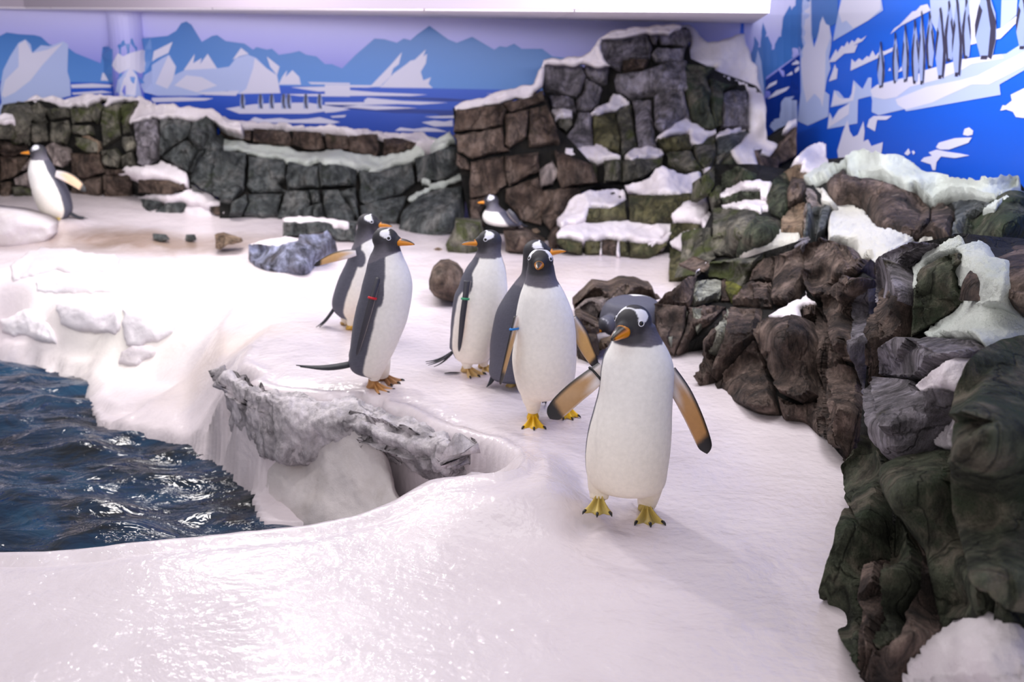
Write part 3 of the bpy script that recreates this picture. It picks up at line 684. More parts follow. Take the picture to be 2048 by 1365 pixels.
rocks('low mossy grey rock wall with snow along its top behind the far-left penguin', 'rock wall', 'rock_wall',
 [(0, 250, 8.6), (0, 430, 8.7), (100, 200, 8.9), (250, 200, 8.9), (400, 220, 8.8), (430, 330, 8.45), (300, 320, 8.6), (150, 420, 8.9), (60, 330, 8.9), (250, 400, 8.8), (300, 440, 8.3), (430, 440, 8.3), (350, 390, 8.35), (300, 350, 8.4)], (200, 440, 8.6),
 [((1, '-1100,260 -80,300 120,300 130,160 300,130 700,190 1150,140 1330,280 1800,270 1840,330 1790,450 1740,560 1630,760 1640,960 1900,1050 1900,1120 1300,1180 800,1060 0,1080 -1100,1000'), .12)], '''
1 m|130,180 250,150 270,230 255,470 135,510 120,250
1 m|260,180 320,140 420,210 390,270 410,320 300,330 265,300
1 m|270,330 400,320 415,480 300,500 260,470
1 m|400,200 580,190 600,280 430,300 400,260
1 m|430,310 580,300 600,400 560,510 420,490
1 m|600,200 720,190 800,210 780,310 620,325 600,270
1 m|620,340 770,345 800,430 700,440 610,410
1 m|640,440 760,450 860,480 850,580 740,590 650,520
1 m|730,200 850,140 890,180 830,330 790,300
1 m|880,190 1040,150 1020,330 1030,430 880,520 860,330
1 m|1030,180 1170,130 1130,260 1090,330 1100,400 1050,420
1 m|1050,440 1140,440 1170,530 1080,590 1040,520
1 m|860,560 980,540 1040,620 1000,710 890,690
1 m|1040,600 1130,570 1150,690 1040,700
1 g|1140,320 1340,280 1350,640 1250,690 1170,680 1160,500
1 m|-60,320 110,330 130,470 0,460 -60,450
1 m|-330,300 -70,300 -70,470 -320,480
1 m|-620,290 -340,290 -330,520 -600,500
1 b|-330,490 -20,480 -10,640 -330,650
1 b|-600,510 -340,530 -340,760 -610,740
1 b|-330,660 -10,650 -10,1040 -340,1020
1 b|-640,750 -350,770 -350,1020 -620,1000
1 m|-1080,270 -630,290 -620,520 -1080,560
1 b|-1080,570 -620,530 -640,1000 -1080,980
1 b|600,580 850,590 870,700 900,740 760,790 610,800
1 b|620,810 860,790 870,980 740,1000 610,990
1 b|880,780 1110,760 1130,960 880,980
1 b|900,720 1040,720 1150,700 1150,760 900,770
1 b|0,500 240,540 240,600 60,600 0,590
1 b|0,610 240,610 240,720 120,790 0,820
1 b|0,830 110,830 110,900 20,1040 0,1040
1 b|620,990 860,990 830,1060 630,1070
1 s|1360,300 1560,290 1640,330 1620,430 1480,520 1400,480 1360,400
1 s|1640,330 1760,270 1820,300 1830,430 1770,540 1690,550 1610,450
1 s bulge=.09 out=.05|1620,410 1680,380 1750,400 1770,470 1720,530 1640,500
1 s|1480,530 1600,470 1690,560 1620,700 1590,740 1450,660 1390,620
1 s|1370,430 1470,520 1390,610 1360,600
1 s|1700,560 1740,560 1640,750 1610,740
1 b|1180,800 1500,800 1540,900 1480,940 1180,920
1 b|1500,820 1590,840 1570,910 1520,900
1 s|1170,970 1370,1000 1380,1030 1290,1090 1200,1040
1 s|1300,1090 1440,1000 1590,1010 1560,1120 1490,1170 1400,1150
1 b|1780,1030 1930,1030 1940,1120 1830,1110
1 s|1170,1010 1290,1100 1420,1180 1360,1200 1200,1130
1 p out=.12|380,530 430,500 560,570 580,650 530,710 470,690
1 p out=.12|120,800 240,740 255,880 130,860
1 b out=.1|110,980 320,970 370,1100 80,1090
1 m out=.1|100,870 260,880 280,950 120,940
1 m|200,480 240,450 270,490 220,520
1 p out=.1|180,720 260,620 270,700 190,735
1 w|120,950 220,890 320,930 330,975 130,970
1 w out=-.08|1185,90 1330,165 1240,190 1150,140 1060,125 960,160 910,200 890,180 910,130 860,120 740,190 690,180 600,185 480,175 340,130 300,150 190,150 300,95 420,100 560,110 700,90 860,75 960,95
1 w|1170,150 1350,165 1560,180 1700,190 1830,205 1890,260 1930,300 2060,320 2060,385 1930,360 1830,310 1760,260 1690,300 1640,310 1540,290 1380,280 1300,270 1100,320 1120,240
1 w|-1080,270 -600,240 -300,265 -60,260 115,240 120,310 0,320 -300,320 -1080,320
1 w|995,750 1080,700 1340,680 1380,630 1440,670 1590,750 1600,840 1540,840 1440,800 1150,790 1050,790
1 w|1170,960 1250,935 1500,930 1640,890 1700,890 1840,960 1940,1020 1900,1030 1650,1010 1400,990 1210,980
1 w|1600,1020 1740,1020 1820,1120 1900,1200 1700,1190 1550,1150
1 w out=.1|830,1090 880,1000 1070,980 1120,1010 1190,1100 1270,1170 1000,1180 830,1150
1 w thick=.05|1415,1000 1440,1000 1430,1110 1415,1110
1 w thick=.05|1880,1010 1935,1010 1930,1100 1900,1110
1 n out=.03 bulge=.02 thick=.04|700,440 760,430 850,480 860,540 830,590 830,500 760,470''')
rocks('long dark slate rock wall split by a snowy ledge, below the printed sea', 'rock wall', 'rock_wall',
 [(420, 300, 8.5), (430, 440, 8.15), (650, 460, 8.1), (900, 470, 7.9), (900, 300, 8.2), (650, 345, 8.35), (440, 270, 8.9), (640, 290, 8.85), (830, 310, 8.75), (500, 230, 9.0), (800, 260, 9.0), (910, 290, 8.4)], (650, 460, 8.1),
 [((2, '0,210 400,240 1100,290 1600,350 1930,350 2000,560 2000,700 1960,900 1900,1060 1700,1160 1200,1120 400,980 0,980'), .14)], '''
1 s|1750,570 1830,560 1815,930 1700,880 1620,830 1640,740
1 s|1840,560 1890,560 1890,960 1830,950
1 s|1620,840 1720,900 1640,900
1 s|1755,570 1790,480 1850,440 1910,430 1910,560 1840,565
2 b|0,210 250,250 250,330 120,320 0,290
2 b|270,230 560,260 590,330 560,380 440,370 270,340
2 b|600,250 830,265 860,400 780,425 690,410 590,370
2 b|860,270 1040,290 1060,400 1000,420 870,400
2 b|1060,290 1290,280 1310,420 1280,460 1150,440 1060,410
2 b|1340,320 1500,320 1610,350 1560,410 1450,440 1340,450
2 s|0,420 215,430 215,560 200,730 100,830 0,820
2 s|235,460 530,490 540,650 470,680 540,750 260,760 225,700
2 s|555,500 700,540 800,540 800,715 560,730 545,640
2 s|815,500 1000,530 1100,560 1120,570 1110,700 830,710 810,620
2 s|230,770 510,770 470,950 350,970 200,930 230,850
2 s|100,840 210,770 230,850 180,940 80,930
2 s|550,740 720,745 740,830 650,960 470,970 520,800
2 s|730,740 810,740 820,840 760,850
2 s|680,900 760,860 740,980 650,980
2 s|760,860 830,850 860,980 760,980
2 s|840,740 970,740 1100,930 1090,1010 960,1000 870,980 850,850
2 s|980,750 1110,710 1140,980 1050,850
2 s|1140,580 1300,590 1580,500 1600,680 1500,760 1200,860 1150,830
2 s|1150,870 1400,800 1530,790 1480,900 1440,1000 1160,1050
2 s|1600,480 1900,370 1960,580 1880,650 1620,670
2 s|1500,900 1640,780 1760,740 1990,700 1960,860 1900,1060 1780,1160 1600,1190 1470,1190 1470,960
2 w out=-.05|-20,115 60,165 300,190 550,200 700,230 950,215 1100,245 1180,235 1300,270 1500,280 1600,260 1660,270 1760,330 1700,370 1600,350 1480,320 1380,330 1280,290 1180,290 1100,300 1000,270 800,270 650,240 540,240 400,235 200,240 40,210 -20,190
2 t|1600,350 1680,300 1780,315 1890,245 1930,340 1800,390 1650,440 1560,490 1430,520 1250,600 1200,590 1260,550 1100,560 1000,530 850,510 800,490 700,520 560,500 450,460 330,460 150,410 -40,400 -60,300 0,305 150,330 300,370 430,375 600,400 680,430 800,420 1000,420 1150,450 1250,460 1400,450 1500,430 1590,380
2 t thick=.06|1540,820 1600,750 1680,740 1720,700 1880,650 1990,590 1995,650 1900,680 1740,740 1660,760 1580,830
2 t thick=.06|1640,650 1730,650 1720,685 1650,680''')
rocks('brown block outcrop with a sloping snow top, behind the sitting penguin', 'rock outcrop', 'rock_outcrop',
 [(910, 220, 8.2), (910, 470, 7.8), (1110, 200, 8.3), (1110, 480, 7.7), (1000, 320, 8.1), (950, 400, 8.15), (1050, 400, 8.1), (1200, 380, 8.0)], (1000, 480, 7.7),
 [((4, '110,-360 540,-380 880,-480 1010,-180 1300,120 1330,300 1160,360 1040,500 1000,800 400,860 250,600 150,100'), .12)], '''
3 b|140,765 530,720 570,760 530,900 330,940 110,960 125,850
3 b|540,710 800,650 880,600 900,700 600,790 575,760
3 b|110,980 330,950 530,910 550,1080 590,1110 280,1190 150,1130 140,1030
3 b|560,800 760,760 740,1000 600,1090 560,1060
3 b|770,760 910,720 1000,930 1020,1050 760,1080 760,900
4 b|260,100 540,60 570,300 470,380 250,420
4 b|560,50 840,20 850,180 590,310 540,200
4 p bulge=.03|840,170 960,90 1010,180 960,300 860,320
4 b|980,0 1100,40 1300,120 1340,280 1040,330 1000,250
4 b|560,330 840,230 900,420 860,640 700,600 560,440
4 b|860,350 1180,320 1090,430 1000,600 940,680 870,600
4 b|250,430 400,400 330,520 380,640 260,600
4 b|140,30 230,80 260,170 180,170 140,130
3 w out=-.1 lean=.2|130,745 200,700 400,650 620,590 790,540 860,420 880,340 960,320 1100,320 1170,325 1290,270 1350,160 1420,110 1600,65 1900,45 2048,40 2060,60 2000,70 1960,115 1880,115 1760,110 1500,150 1380,160 1370,250 1400,330 1450,390 1350,395 1220,375 1130,395 1000,385 890,380 880,570 800,640 720,680 620,680 520,690 430,720 330,740 230,760 140,765''')
rocks('tall lilac-grey rock tower with snowy ledges, in the corner below the ceiling', 'rock tower', 'rock_tower',
 [(1080, 140, 8.8), (1200, 70, 8.95), (1380, 70, 8.95), (1130, 260, 8.5), (1130, 310, 8.2), (1330, 290, 8.2), (1250, 350, 8.0), (1400, 350, 7.8), (1500, 150, 8.9), (1500, 250, 8.5), (1480, 320, 7.9), (1550, 270, 8.2), (1400, 250, 8.4), (1250, 200, 8.7)], (1250, 380, 8.0),
 [((3, '900,400 1220,405 1440,450 1450,400 1385,190 1760,130 2100,60 2140,330 2400,450 2700,560 2760,640 2700,1200 2300,1500 1600,1420 1100,1340 990,1000 920,760 870,560'), .14), ((5, '900,1080 1250,870 1250,1340 700,1400 600,1200'), .1)], '''
3 g|890,390 1220,390 1250,480 1190,620 1160,660 900,600 885,500
3 g|1230,395 1440,400 1430,520 1380,530 1250,480
3 g|1250,500 1370,570 1390,600 1350,720 1280,770 1170,760 1170,680 1240,580
3 g|930,640 1140,670 1160,760 960,740
3 w|960,770 1130,765 1130,820 980,840
3 m|1000,840 1120,830 1140,900 1080,960 1010,920
3 g|1180,790 1290,800 1310,1080 1150,1090 1070,1100 1080,1000 1140,900
3 o|1310,820 1500,790 1540,1000 1530,1110 1460,1100 1380,1070 1310,1060
3 m|1500,780 1630,730 1680,1060 1550,1160 1540,1000
3 w|1290,800 1320,760 1440,700 1480,620 1620,690 1620,720 1500,770 1350,810
3 g|1370,170 1760,110 1810,230 1790,320 1560,340 1540,430 1440,390 1380,320
3 b|1560,340 1780,330 1740,410 1560,430
3 g|1780,120 1860,130 1850,210 1820,200
5 g|60,110 240,70 330,80 350,170 310,235 100,210
5 g|20,290 60,240 300,240 290,350 60,350
3 g|1510,460 1700,440 1950,360 2100,350 2110,480 2130,600 1880,620 1640,660 1500,590 1490,520
3 g|1640,690 1800,690 1810,900 1840,1070 1690,1080
5 g|30,650 100,610 280,600 350,860 300,830 200,900 100,960 40,900
3 w|1070,1120 1150,1090 1290,1090 1350,1050 1480,1130 1540,1160 1390,1190 1200,1200 1080,1160
3 w|1580,1150 1640,1100 1820,1080 1890,1100 1910,1140 1850,1170 1630,1190
4 m|1090,90 1330,110 1330,280 1100,200
4 m|1400,90 1540,80 1540,270 1400,280
4 m|1560,80 1900,60 1900,140 1840,170 1700,260 1560,270
5 w lean=.3|230,60 330,50 380,80 440,150 490,190 600,180 800,120 840,260 860,360 910,400 930,540 980,700 1000,850 1000,1020 1080,1060 1080,1090 1020,1160 950,1140 890,1110 930,1280 880,1280 790,1270 740,1210 700,1120 760,1060 850,960 850,880 830,700 800,590 720,560 600,520 520,490 470,490 500,440 560,410 440,390 370,370 310,360 330,230 350,130 320,60
5 d|290,370 400,380 560,410 500,450 480,500 520,600 510,740 560,930 440,940 370,870 330,720 290,560
5 d|520,500 640,540 760,560 620,600 620,900 560,920 520,750
5 g|620,620 700,600 820,600 840,740 840,920 620,910
5 w|60,1000 180,900 270,810 380,880 410,890 470,950 560,930 570,970 490,1010 440,1060 350,1040 330,960 180,990 90,1010
5 o|60,1010 330,980 350,1060 360,1100 220,1130 130,1110
5 m|360,1060 480,1020 550,990 570,1150 520,1260 460,1260 400,1200
5 m|130,1130 350,1120 440,1270 330,1290 150,1240
5 w|570,990 600,950 830,930 760,960 660,1000
5 s|570,1010 850,950 760,1050 700,1120 570,1150
5 w|440,1270 550,1260 550,1340 490,1330
5 m|570,1160 700,1130 620,1200 560,1365 550,1250
5 d|700,1130 740,1220 880,1290 930,1365 560,1400 620,1200
5 k|880,1110 960,1100 940,1150 1030,1170 1110,1060 1250,910 1250,1160 1100,1240 1090,1340 930,1330 920,1250
5 w|1140,930 1170,880 1250,850 1250,900 1180,940''')
rocks('stepped olive rock blocks capped with smooth snow, left of the grey-green corner stones', 'rock steps', 'rock_steps',
 [(1110, 400, 7.6), (1130, 500, 7.2), (1330, 505, 7.2), (1250, 430, 7.4), (1250, 380, 7.8), (1400, 360, 7.7), (1420, 420, 7.25), (1350, 460, 7.3), (1420, 480, 6.7), (1340, 560, 6.45), (1400, 560, 6.4)], (1250, 505, 7.2),
 [((4, '1030,620 1280,360 1600,330 1900,200 2300,200 2450,500 2400,800 2200,1100 1990,1120 1980,850 1780,900 1000,860'), .1)], '''
4 w|1010,600 1090,450 1150,390 1280,345 1570,330 1600,430 1440,490 1290,490 1250,600 1160,640 1040,650
6 w|-120,110 0,90 60,0 130,-30 240,10 300,40 510,30 530,160 450,230 300,260 120,245 0,260 -170,230 -230,200 -260,150
4 o|1260,490 1440,500 1580,440 1590,580 1340,630 1240,610
4 o|1600,380 1850,390 2020,400 2100,380 2100,450 1980,600 1800,640 1620,600
6 o|0,260 280,270 450,240 530,180 540,260 400,320 250,370 200,490 20,540
4 w|990,720 1050,640 1250,620 1440,620 1610,590 1760,630 1900,620 2040,590 2060,640 1980,720 1900,790 1790,790 1600,760 1400,770 1290,760 1220,780 1120,740 1000,750
4 o|990,750 1210,790 1220,900 1100,880 990,800
4 o|1240,780 1370,780 1370,890 1240,900
4 b|1385,770 1510,770 1510,900 1380,890
4 o|1530,780 1600,800 1610,900 1540,900
4 o|1620,790 1780,800 1930,770 1850,900 1780,930 1620,910
4 w thick=.04|1510,770 1540,770 1530,900 1510,900
4 w thick=.04|1370,780 1385,780 1380,890 1366,890
6 w|220,450 300,350 480,310 580,290 610,370 580,440 500,530 420,540 240,530
6 w|510,530 590,440 630,480 620,580 540,570
6 w|20,570 200,500 215,560 200,670 100,720 0,780 0,640
6 o|215,550 500,550 480,610 330,660 230,740 190,680
6 o|-30,790 170,690 170,780 60,870 -30,890
6 w|200,750 260,730 340,650 490,600 470,850 380,850 280,820 220,800
6 o|200,780 280,830 400,860 390,1130 280,1150 190,1140
6 m|400,860 480,850 500,1040 400,1120''')
rocks('green-grey corner stones with thin snow patches, above the low lichen rocks', 'rock pile', 'rock_pile',
 [(1400, 400, 7.0), (1440, 560, 6.0), (1420, 480, 6.4), (1520, 380, 6.6), (1600, 330, 6.9), (1600, 420, 6.2), (1520, 480, 5.8), (1620, 480, 5.7), (1450, 350, 7.2), (1560, 300, 7.3), (1640, 420, 5.9)], (1450, 560, 6.0),
 [((6, '500,100 660,-60 1100,-60 1600,30 1700,200 1900,380 1850,700 1400,900 900,920 500,1080 470,800 640,400'), .1)], '''
6 m|540,60 660,-40 650,180 600,260 540,250
6 m|600,270 700,150 740,200 720,330 640,400 620,350
6 m|490,600 620,590 640,880 660,900 500,1060 480,850
6 d|750,60 900,-40 1080,30 1060,90 960,130 730,190
6 d|720,290 860,260 1000,220 1130,220 1120,290 900,320 740,340
6 w|705,250 800,190 1000,110 1130,80 1240,140 1220,280 1130,290 1130,210 1000,210 850,260 710,280
6 w|730,360 900,325 1080,320 1190,300 1210,380 1130,430 1040,410 950,390 750,380
6 m|640,390 950,400 1100,430 1020,540 840,880 660,870 650,620
6 d|1110,470 1200,470 1330,520 1320,640 1220,800 1040,840 880,880 920,740 1010,570
6 d|1200,290 1260,100 1400,0 1420,180 1400,400 1340,500 1220,440 1190,340
6 b|1430,30 1560,40 1600,180 1520,340 1410,370 1400,250 1440,110
6 n|1340,500 1500,350 1580,330 1610,500 1560,720 1530,640 1340,630
6 p|1600,180 1650,220 1680,340 1700,360 1650,660 1590,700 1610,460
6 s|1700,370 1750,380 1740,560 1670,650 1660,500
6 s|1760,400 1880,380 1830,560 1750,630 1740,500
6 q lean=.1|910,880 1010,830 1200,790 1290,680 1340,625 1530,640 1530,740 1640,690 1800,620 1820,710 1740,730 1640,740 1540,780 1490,790 1380,850 1250,880 1140,930 1140,860 1030,900''', .03)
rocks('dark brown cliff of slanted jagged rocks rising from the snow right of the front penguin', 'rock cliff', 'rock_cliff',
 [(1320, 600, 5.0), (1330, 700, 4.8), (1400, 775, 4.38), (1560, 835, 3.95), (1700, 925, 3.5), (1440, 540, 5.5), (1520, 520, 5.3), (1600, 510, 5.0), (1650, 600, 4.45), (1740, 580, 4.1), (1740, 700, 3.8), (1500, 700, 4.4), (1640, 560, 4.7), (1740, 860, 3.55), (1600, 700, 4.15), (1330, 640, 4.95)], (1500, 800, 4.3),
 [((12, '30,230 250,60 560,-60 1000,-200 1460,60 1462,700 1330,1230 1270,1240 1090,1020 860,930 690,900 430,830 320,770 330,620 470,330 160,540 110,520 30,400'), .1)], '''
6 b|470,1030 610,940 600,1000 480,1060
6 m|600,940 900,910 1060,910 1140,860 1130,930 1030,1060 960,1200 900,1190 770,1120 600,1100
6 y|780,1140 960,1210 830,1360 770,1260
6 k|60,1365 100,1330 400,1100 480,1090 460,1150 440,1320 400,1390 70,1390
6 c out=.03|470,1150 640,1140 710,1190 710,1320 480,1340 440,1280
6 k|1150,930 1290,880 1260,1140 1000,1160 1060,1050
6 k stretch=.5 seed=3 out=.03|1300,900 1480,820 1590,760 1600,1100 1500,1250 1420,1365 1260,1365 1270,1100
6 k|850,1340 1000,1180 1240,1150 1240,1400 850,1365
6 w thick=.04|470,1030 600,945 610,955 500,1030
12 k|20,220 240,240 230,400 160,560 100,510 40,400
12 k|250,240 490,240 380,340 300,390 240,470 170,540 240,360
12 c out=.02 bulge=.02 thick=.05|160,260 225,260 200,360 130,500 110,420
12 c out=.02 bulge=.02 thick=.05|270,250 370,250 370,320 300,400 270,320
12 k|440,80 500,80 520,200 460,200
12 k bulge=.09|300,720 340,580 420,420 510,250 530,330 500,450 420,540 400,700 340,780
12 c out=.06 bulge=.05 thick=.06|370,560 440,400 510,260 530,310 490,430 420,520
12 k bulge=.08|540,200 720,100 790,100 790,230 700,235 540,230
12 k bulge=.075 rough=.035|530,250 720,250 700,330 690,440 600,520 430,720 410,700 500,460
12 k bulge=.075 rough=.035|480,690 690,460 720,500 800,740 800,910 690,920 590,900 490,860
12 k|420,740 480,700 480,850 415,840
12 k bulge=.11 rough=.03 out=.05|680,400 780,310 870,320 950,300 1060,340 1100,560 1090,820 980,860 840,800 790,680 700,460
12 k bulge=.1|980,260 1070,240 1080,330 990,330
12 k|830,820 960,880 1100,860 1100,1060 1000,1000 880,980 860,940
12 w out=.1 bulge=.03 thick=.04|770,300 900,230 980,190 1020,140 1030,190 1080,215 980,260 960,400 880,420 850,310
12 k bulge=.08 rough=.035|1080,240 1130,240 1180,400 1170,700 1180,1130 1110,1060 1100,560
12 k bulge=.09 rough=.035 out=.03|1130,180 1200,120 1320,60 1440,60 1340,200 1300,330 1350,600 1260,590 1200,400 1160,300
12 k bulge=.09 rough=.04|1190,420 1260,620 1380,650 1400,1000 1340,1250 1280,1270 1240,1160 1180,900
12 g bulge=.075 rough=.03|1330,200 1462,100 1462,600 1420,900 1400,760 1370,640 1330,400
12 k|1180,720 1240,1160 1180,1150
7 k bulge=.09 rough=.035|100,860 290,800 520,880 560,980 680,980 530,1130 400,1200 260,1330 180,1340 120,1260 100,1000
7 k bulge=.08 rough=.03|250,1364 300,1260 500,1150 600,1190 780,1140 720,1180 600,1250 530,1364
7 g bulge=.06|0,870 60,820 140,800 100,860 90,900 0,1050''', .03)
rocks('brown overhanging rock face under thick minty snow along the bright blue printed wall', 'rock ledge', 'rock_ledge',
 [(1590, 340, 6.7), (1640, 300, 7.2), (1700, 330, 6.5), (1800, 330, 6.1), (2040, 370, 5.1), (1700, 400, 5.9), (1850, 470, 4.9), (1900, 500, 4.5), (1660, 500, 5.1), (1800, 540, 4.3), (1720, 560, 4.4), (2030, 430, 4.5), (1850, 400, 5.7)], (1750, 500, 4.9),
 [((7, '100,100 640,40 1060,170 1500,300 1990,260 2100,400 2100,800 1500,850 1100,830 700,1150 300,850 300,600 250,400 100,330'), .12)], '''
7 w|0,90 60,10 200,-60 270,-50 300,150 150,220 50,190 70,120
7 n|0,130 60,130 50,200 150,230 60,290 100,340 0,420
7 k bulge=.1 rough=.04 rnd=20|280,290 450,180 470,250 600,290 780,290 900,350 1090,420 1180,480 1220,560 1200,680 1100,800 900,740 750,720 640,580 480,440 370,480 300,380
7 k|1220,500 1330,480 1440,560 1400,660 1380,780 1100,810 1210,680
7 k|900,740 1100,700 1210,690 1100,820 1090,820 930,770
7 s|1400,480 1600,440 1760,480 1640,580 1500,700 1490,750 1400,760 1440,560
7 s|230,500 320,540 310,600 270,700 200,740
7 s|100,480 170,480 150,640 100,790 70,780 110,600
7 p|90,330 170,400 200,480 110,480 60,420
7 t bulge=.12 thick=.3 rough=.02|60,290 200,200 300,150 430,130 520,60 640,30 740,40 810,90 980,100 1060,160 1180,230 1300,240 1480,290 1700,270 1860,230 2000,240 2030,380 1900,420 1800,450 1680,430 1590,400 1400,410 1330,460 1250,520 1150,480 1090,400 1000,400 900,350 860,310 780,270 700,290 600,270 540,290 460,240 470,160 380,200 300,270 150,330
7 t|1680,540 1720,490 1850,420 2048,380 2120,380 2100,470 2000,450 1900,470 1780,520
7 d bulge=.15 rough=.04|1500,760 1540,680 1680,590 1900,490 2100,470 2100,660 1990,880 1880,990 1800,950 1740,860 1680,810 1520,850
7 q bulge=.08 thick=.25|310,600 380,480 450,440 510,460 550,540 640,580 740,720 880,740 1090,820 900,930 790,1010 770,1130 620,1210 540,1130 680,1000 680,970 570,990 540,900 450,860 300,840 290,720
7 q|150,340 260,350 320,430 370,490 330,510 240,490 250,400 180,410
7 q|1060,840 1240,780 1240,830 1090,830''', .05)
rocks('big dark green foreground boulders with minty snow spilling between them, at the right edge', 'boulders', 'boulder_cluster',
 [(1760, 560, 3.9), (1740, 750, 3.5), (1710, 930, 3.25), (1660, 1200, 2.55), (1730, 1365, 2.12), (1850, 600, 3.4), (2048, 420, 3.6), (2048, 600, 2.9), (1950, 750, 2.6), (1850, 900, 2.75), (2048, 900, 2.15), (1850, 1200, 2.3), (2048, 1200, 1.95), (2048, 1360, 1.85), (1830, 1340, 2.05), (1760, 1100, 2.6), (1930, 1000, 2.4)], (1700, 1200, 2.5),
 [((7, '780,1010 1090,830 1500,750 2100,800 2100,1400 760,1400 770,1150'), .12), ((8, '350,300 420,60 1450,60 1450,1400 330,1400 260,1150'), .1), ((10, '250,30 1160,30 1160,1100 700,1130 400,1420 260,1380 120,1000 60,920 160,400'), .1)], '''
7 g bulge=.1 rough=.02 freq=4 jag=.4|780,1010 900,930 1090,830 1240,830 1200,890 1050,980 1030,1060 1070,1250 1060,1400 750,1400 770,1150
7 d bulge=.1 rough=.02 freq=4 jag=.4|1090,1380 1090,1200 1150,1080 1350,960 1500,920 1520,1020 1460,1100 1500,1280 1540,1380
7 t bulge=.03|1050,1050 1200,900 1500,750 1510,850 1390,920 1200,1010 1100,1120 1070,1240 1050,1150
7 t bulge=.05 thick=.25|1390,990 1470,900 1680,810 1740,870 1800,960 1920,1000 1950,1100 1920,1250 1890,1400 1560,1400 1530,1300 1480,1250 1460,1100 1530,1010 1480,940
8 t bulge=.05 thick=.25|950,0 1290,0 1270,150 1330,200 1392,260 1450,260 1450,380 1392,390 1200,460 1130,480 1100,430 1050,400 860,380 740,400 700,360 900,250 1000,170 980,80
7 k bulge=.1|1960,1050 2100,850 2100,1364 1900,1364
8 k bulge=.1|1285,60 1460,60 1460,250 1400,260 1330,200 1270,120
8 d bulge=.08 rough=.02 freq=4 jag=.4|640,50 950,50 990,90 980,170 880,250 700,350 620,390 630,180
8 k bulge=.08 rough=.02 freq=4 jag=.4|420,100 460,60 600,60 640,60 600,330 540,400 430,440
8 k|350,300 420,100 430,440 410,600 350,780 330,700
8 g bulge=.07 rough=.02 freq=4 jag=.4|430,480 600,400 760,420 780,400 1050,410 1120,470 900,540 780,590 740,640 660,690 520,680 430,660
8 w|670,730 750,660 860,590 1110,490 1080,560 1060,680 1050,790 880,770 700,770
8 g bulge=.09 rough=.02 freq=4 jag=.4|330,790 420,690 520,700 660,700 700,780 870,790 1040,820 960,930 860,1010 780,1110 720,1180 560,1220 480,1240 400,1150 350,1000
8 w|780,1110 880,1030 960,940 1035,890 1035,1030 960,1080 940,1160 850,1160
0 d bulge=.2 rough=.02 freq=4 jag=.4 rnd=60 out=.12|1974,720 2010,692 2060,670 2110,670 2110,1235 2050,1228 1995,1175 1972,1100 1955,1035 1960,930 1945,860 1950,780
10 d bulge=.09 rough=.02 freq=4 jag=.4|250,30 330,60 400,200 390,360 350,450 280,560 165,390 180,250
10 d bulge=.09 rough=.02 freq=4 rnd=20 jag=1|160,400 270,550 390,700 320,760 300,900 240,1330 150,1150 110,1000 95,920 30,945 100,700
10 k bulge=.1 rough=.02 freq=4 jag=.4|310,740 400,720 410,1040 320,1140 330,1240 250,1380 225,1340 290,1000
10 d bulge=.09 rough=.02 freq=4 jag=.4|420,440 520,560 570,720 560,880 480,1160 330,1210 320,1140 410,1040 400,700
10 k bulge=.1 rough=.02 freq=4 jag=.4|430,380 500,480 620,640 660,760 680,1000 700,1130 540,1250 440,1400 270,1400 330,1260 480,1170 570,920 570,720
10 d bulge=.14 rough=.02 freq=4 jag=.4 rnd=40|420,200 520,150 700,110 760,110 770,300 860,480 900,620 940,840 930,1030 780,1060 760,1110 700,1120 680,1000 640,700 480,460 410,330
10 d bulge=.09 rough=.02 freq=4 jag=.4|770,30 830,60 850,330 870,480 800,330 760,180
10 d|950,850 1000,930 1103,1010 1150,1020 1150,1110 1030,1110 990,1060 940,1040
10 w bulge=.1 thick=.3 out=.02|430,1420 530,1270 700,1130 760,1110 770,1060 850,1060 930,1030 990,1070 1060,1110 1160,1120 1160,1420''', .03)
# ------------------------------------------------------------ separate stones
def stone_thing(name, label, parts, cat='rock', group=None, base=None):
    """parts: list of (crop, mat, poly, Y-list, kwargs); first is the body"""
    root = empty(name, PT(*base), label, cat, group)
    for nm, cr, m, pts, Y, kw in parts:
        D = (lambda x, y, Y=Y: Y) if isinstance(Y, (int, float)) else Depth(Y)
        slab(nm, conv(CR[cr], pts), D, MT[m], root, **kw)
    return root
K = dict(bulge=.14, rough=.03, thick=.3, freq=5)
stone_thing('boulder', 'low dark brown rock with a pale fluffy patch, behind the blue-banded penguin', [
 ('stone', 9, 'b', '70,620 270,430 430,450 540,400 700,400 850,450 880,540 940,585 640,600 520,700 330,760 100,740', 5.36, K),
 ('guano_patch', 9, 'p', '90,690 200,590 400,540 520,500 630,545 480,580 400,640 330,730 330,800 200,770 160,720', 5.3, dict(bulge=.10, rough=.03, thick=.15, out=.04, freq=20))], base=(1240, 640, 0.))
stone_thing('boulder', 'flat-topped grey-brown rock between the two nearest penguins', [
 ('stone', 9, 'b', '110,730 160,730 330,810 340,890 230,910 100,890', 4.95, K),
 ('stone', 9, 'b', '100,900 320,900 340,1100 240,1190 100,1230', 4.85, K)], base=(1165, 730, 4.9))
stone_thing('stone', 'small tan stone left of the front penguin’s neck', [('stone', 9, 'n', '330,1090 350,990 460,960 450,1030', 4.8, dict(bulge=.05, thick=.12, rough=.01))], base=(1205, 690, 4.8))
D0 = dict(bulge=.13, rough=.012, thick=.26, rnd=34, jag=.3, gap=0, freq=4, fsoft=1)
stone_thing('boulder', 'round smooth brown boulder left of the green-banded penguin', [('stone', 0, 'b', '858,560 864,540 878,527 895,525 912,533 925,548 930,575 925,598 905,603 885,601 868,592 858,578', 5.75, D0)], base=(892, 600, 5.75))
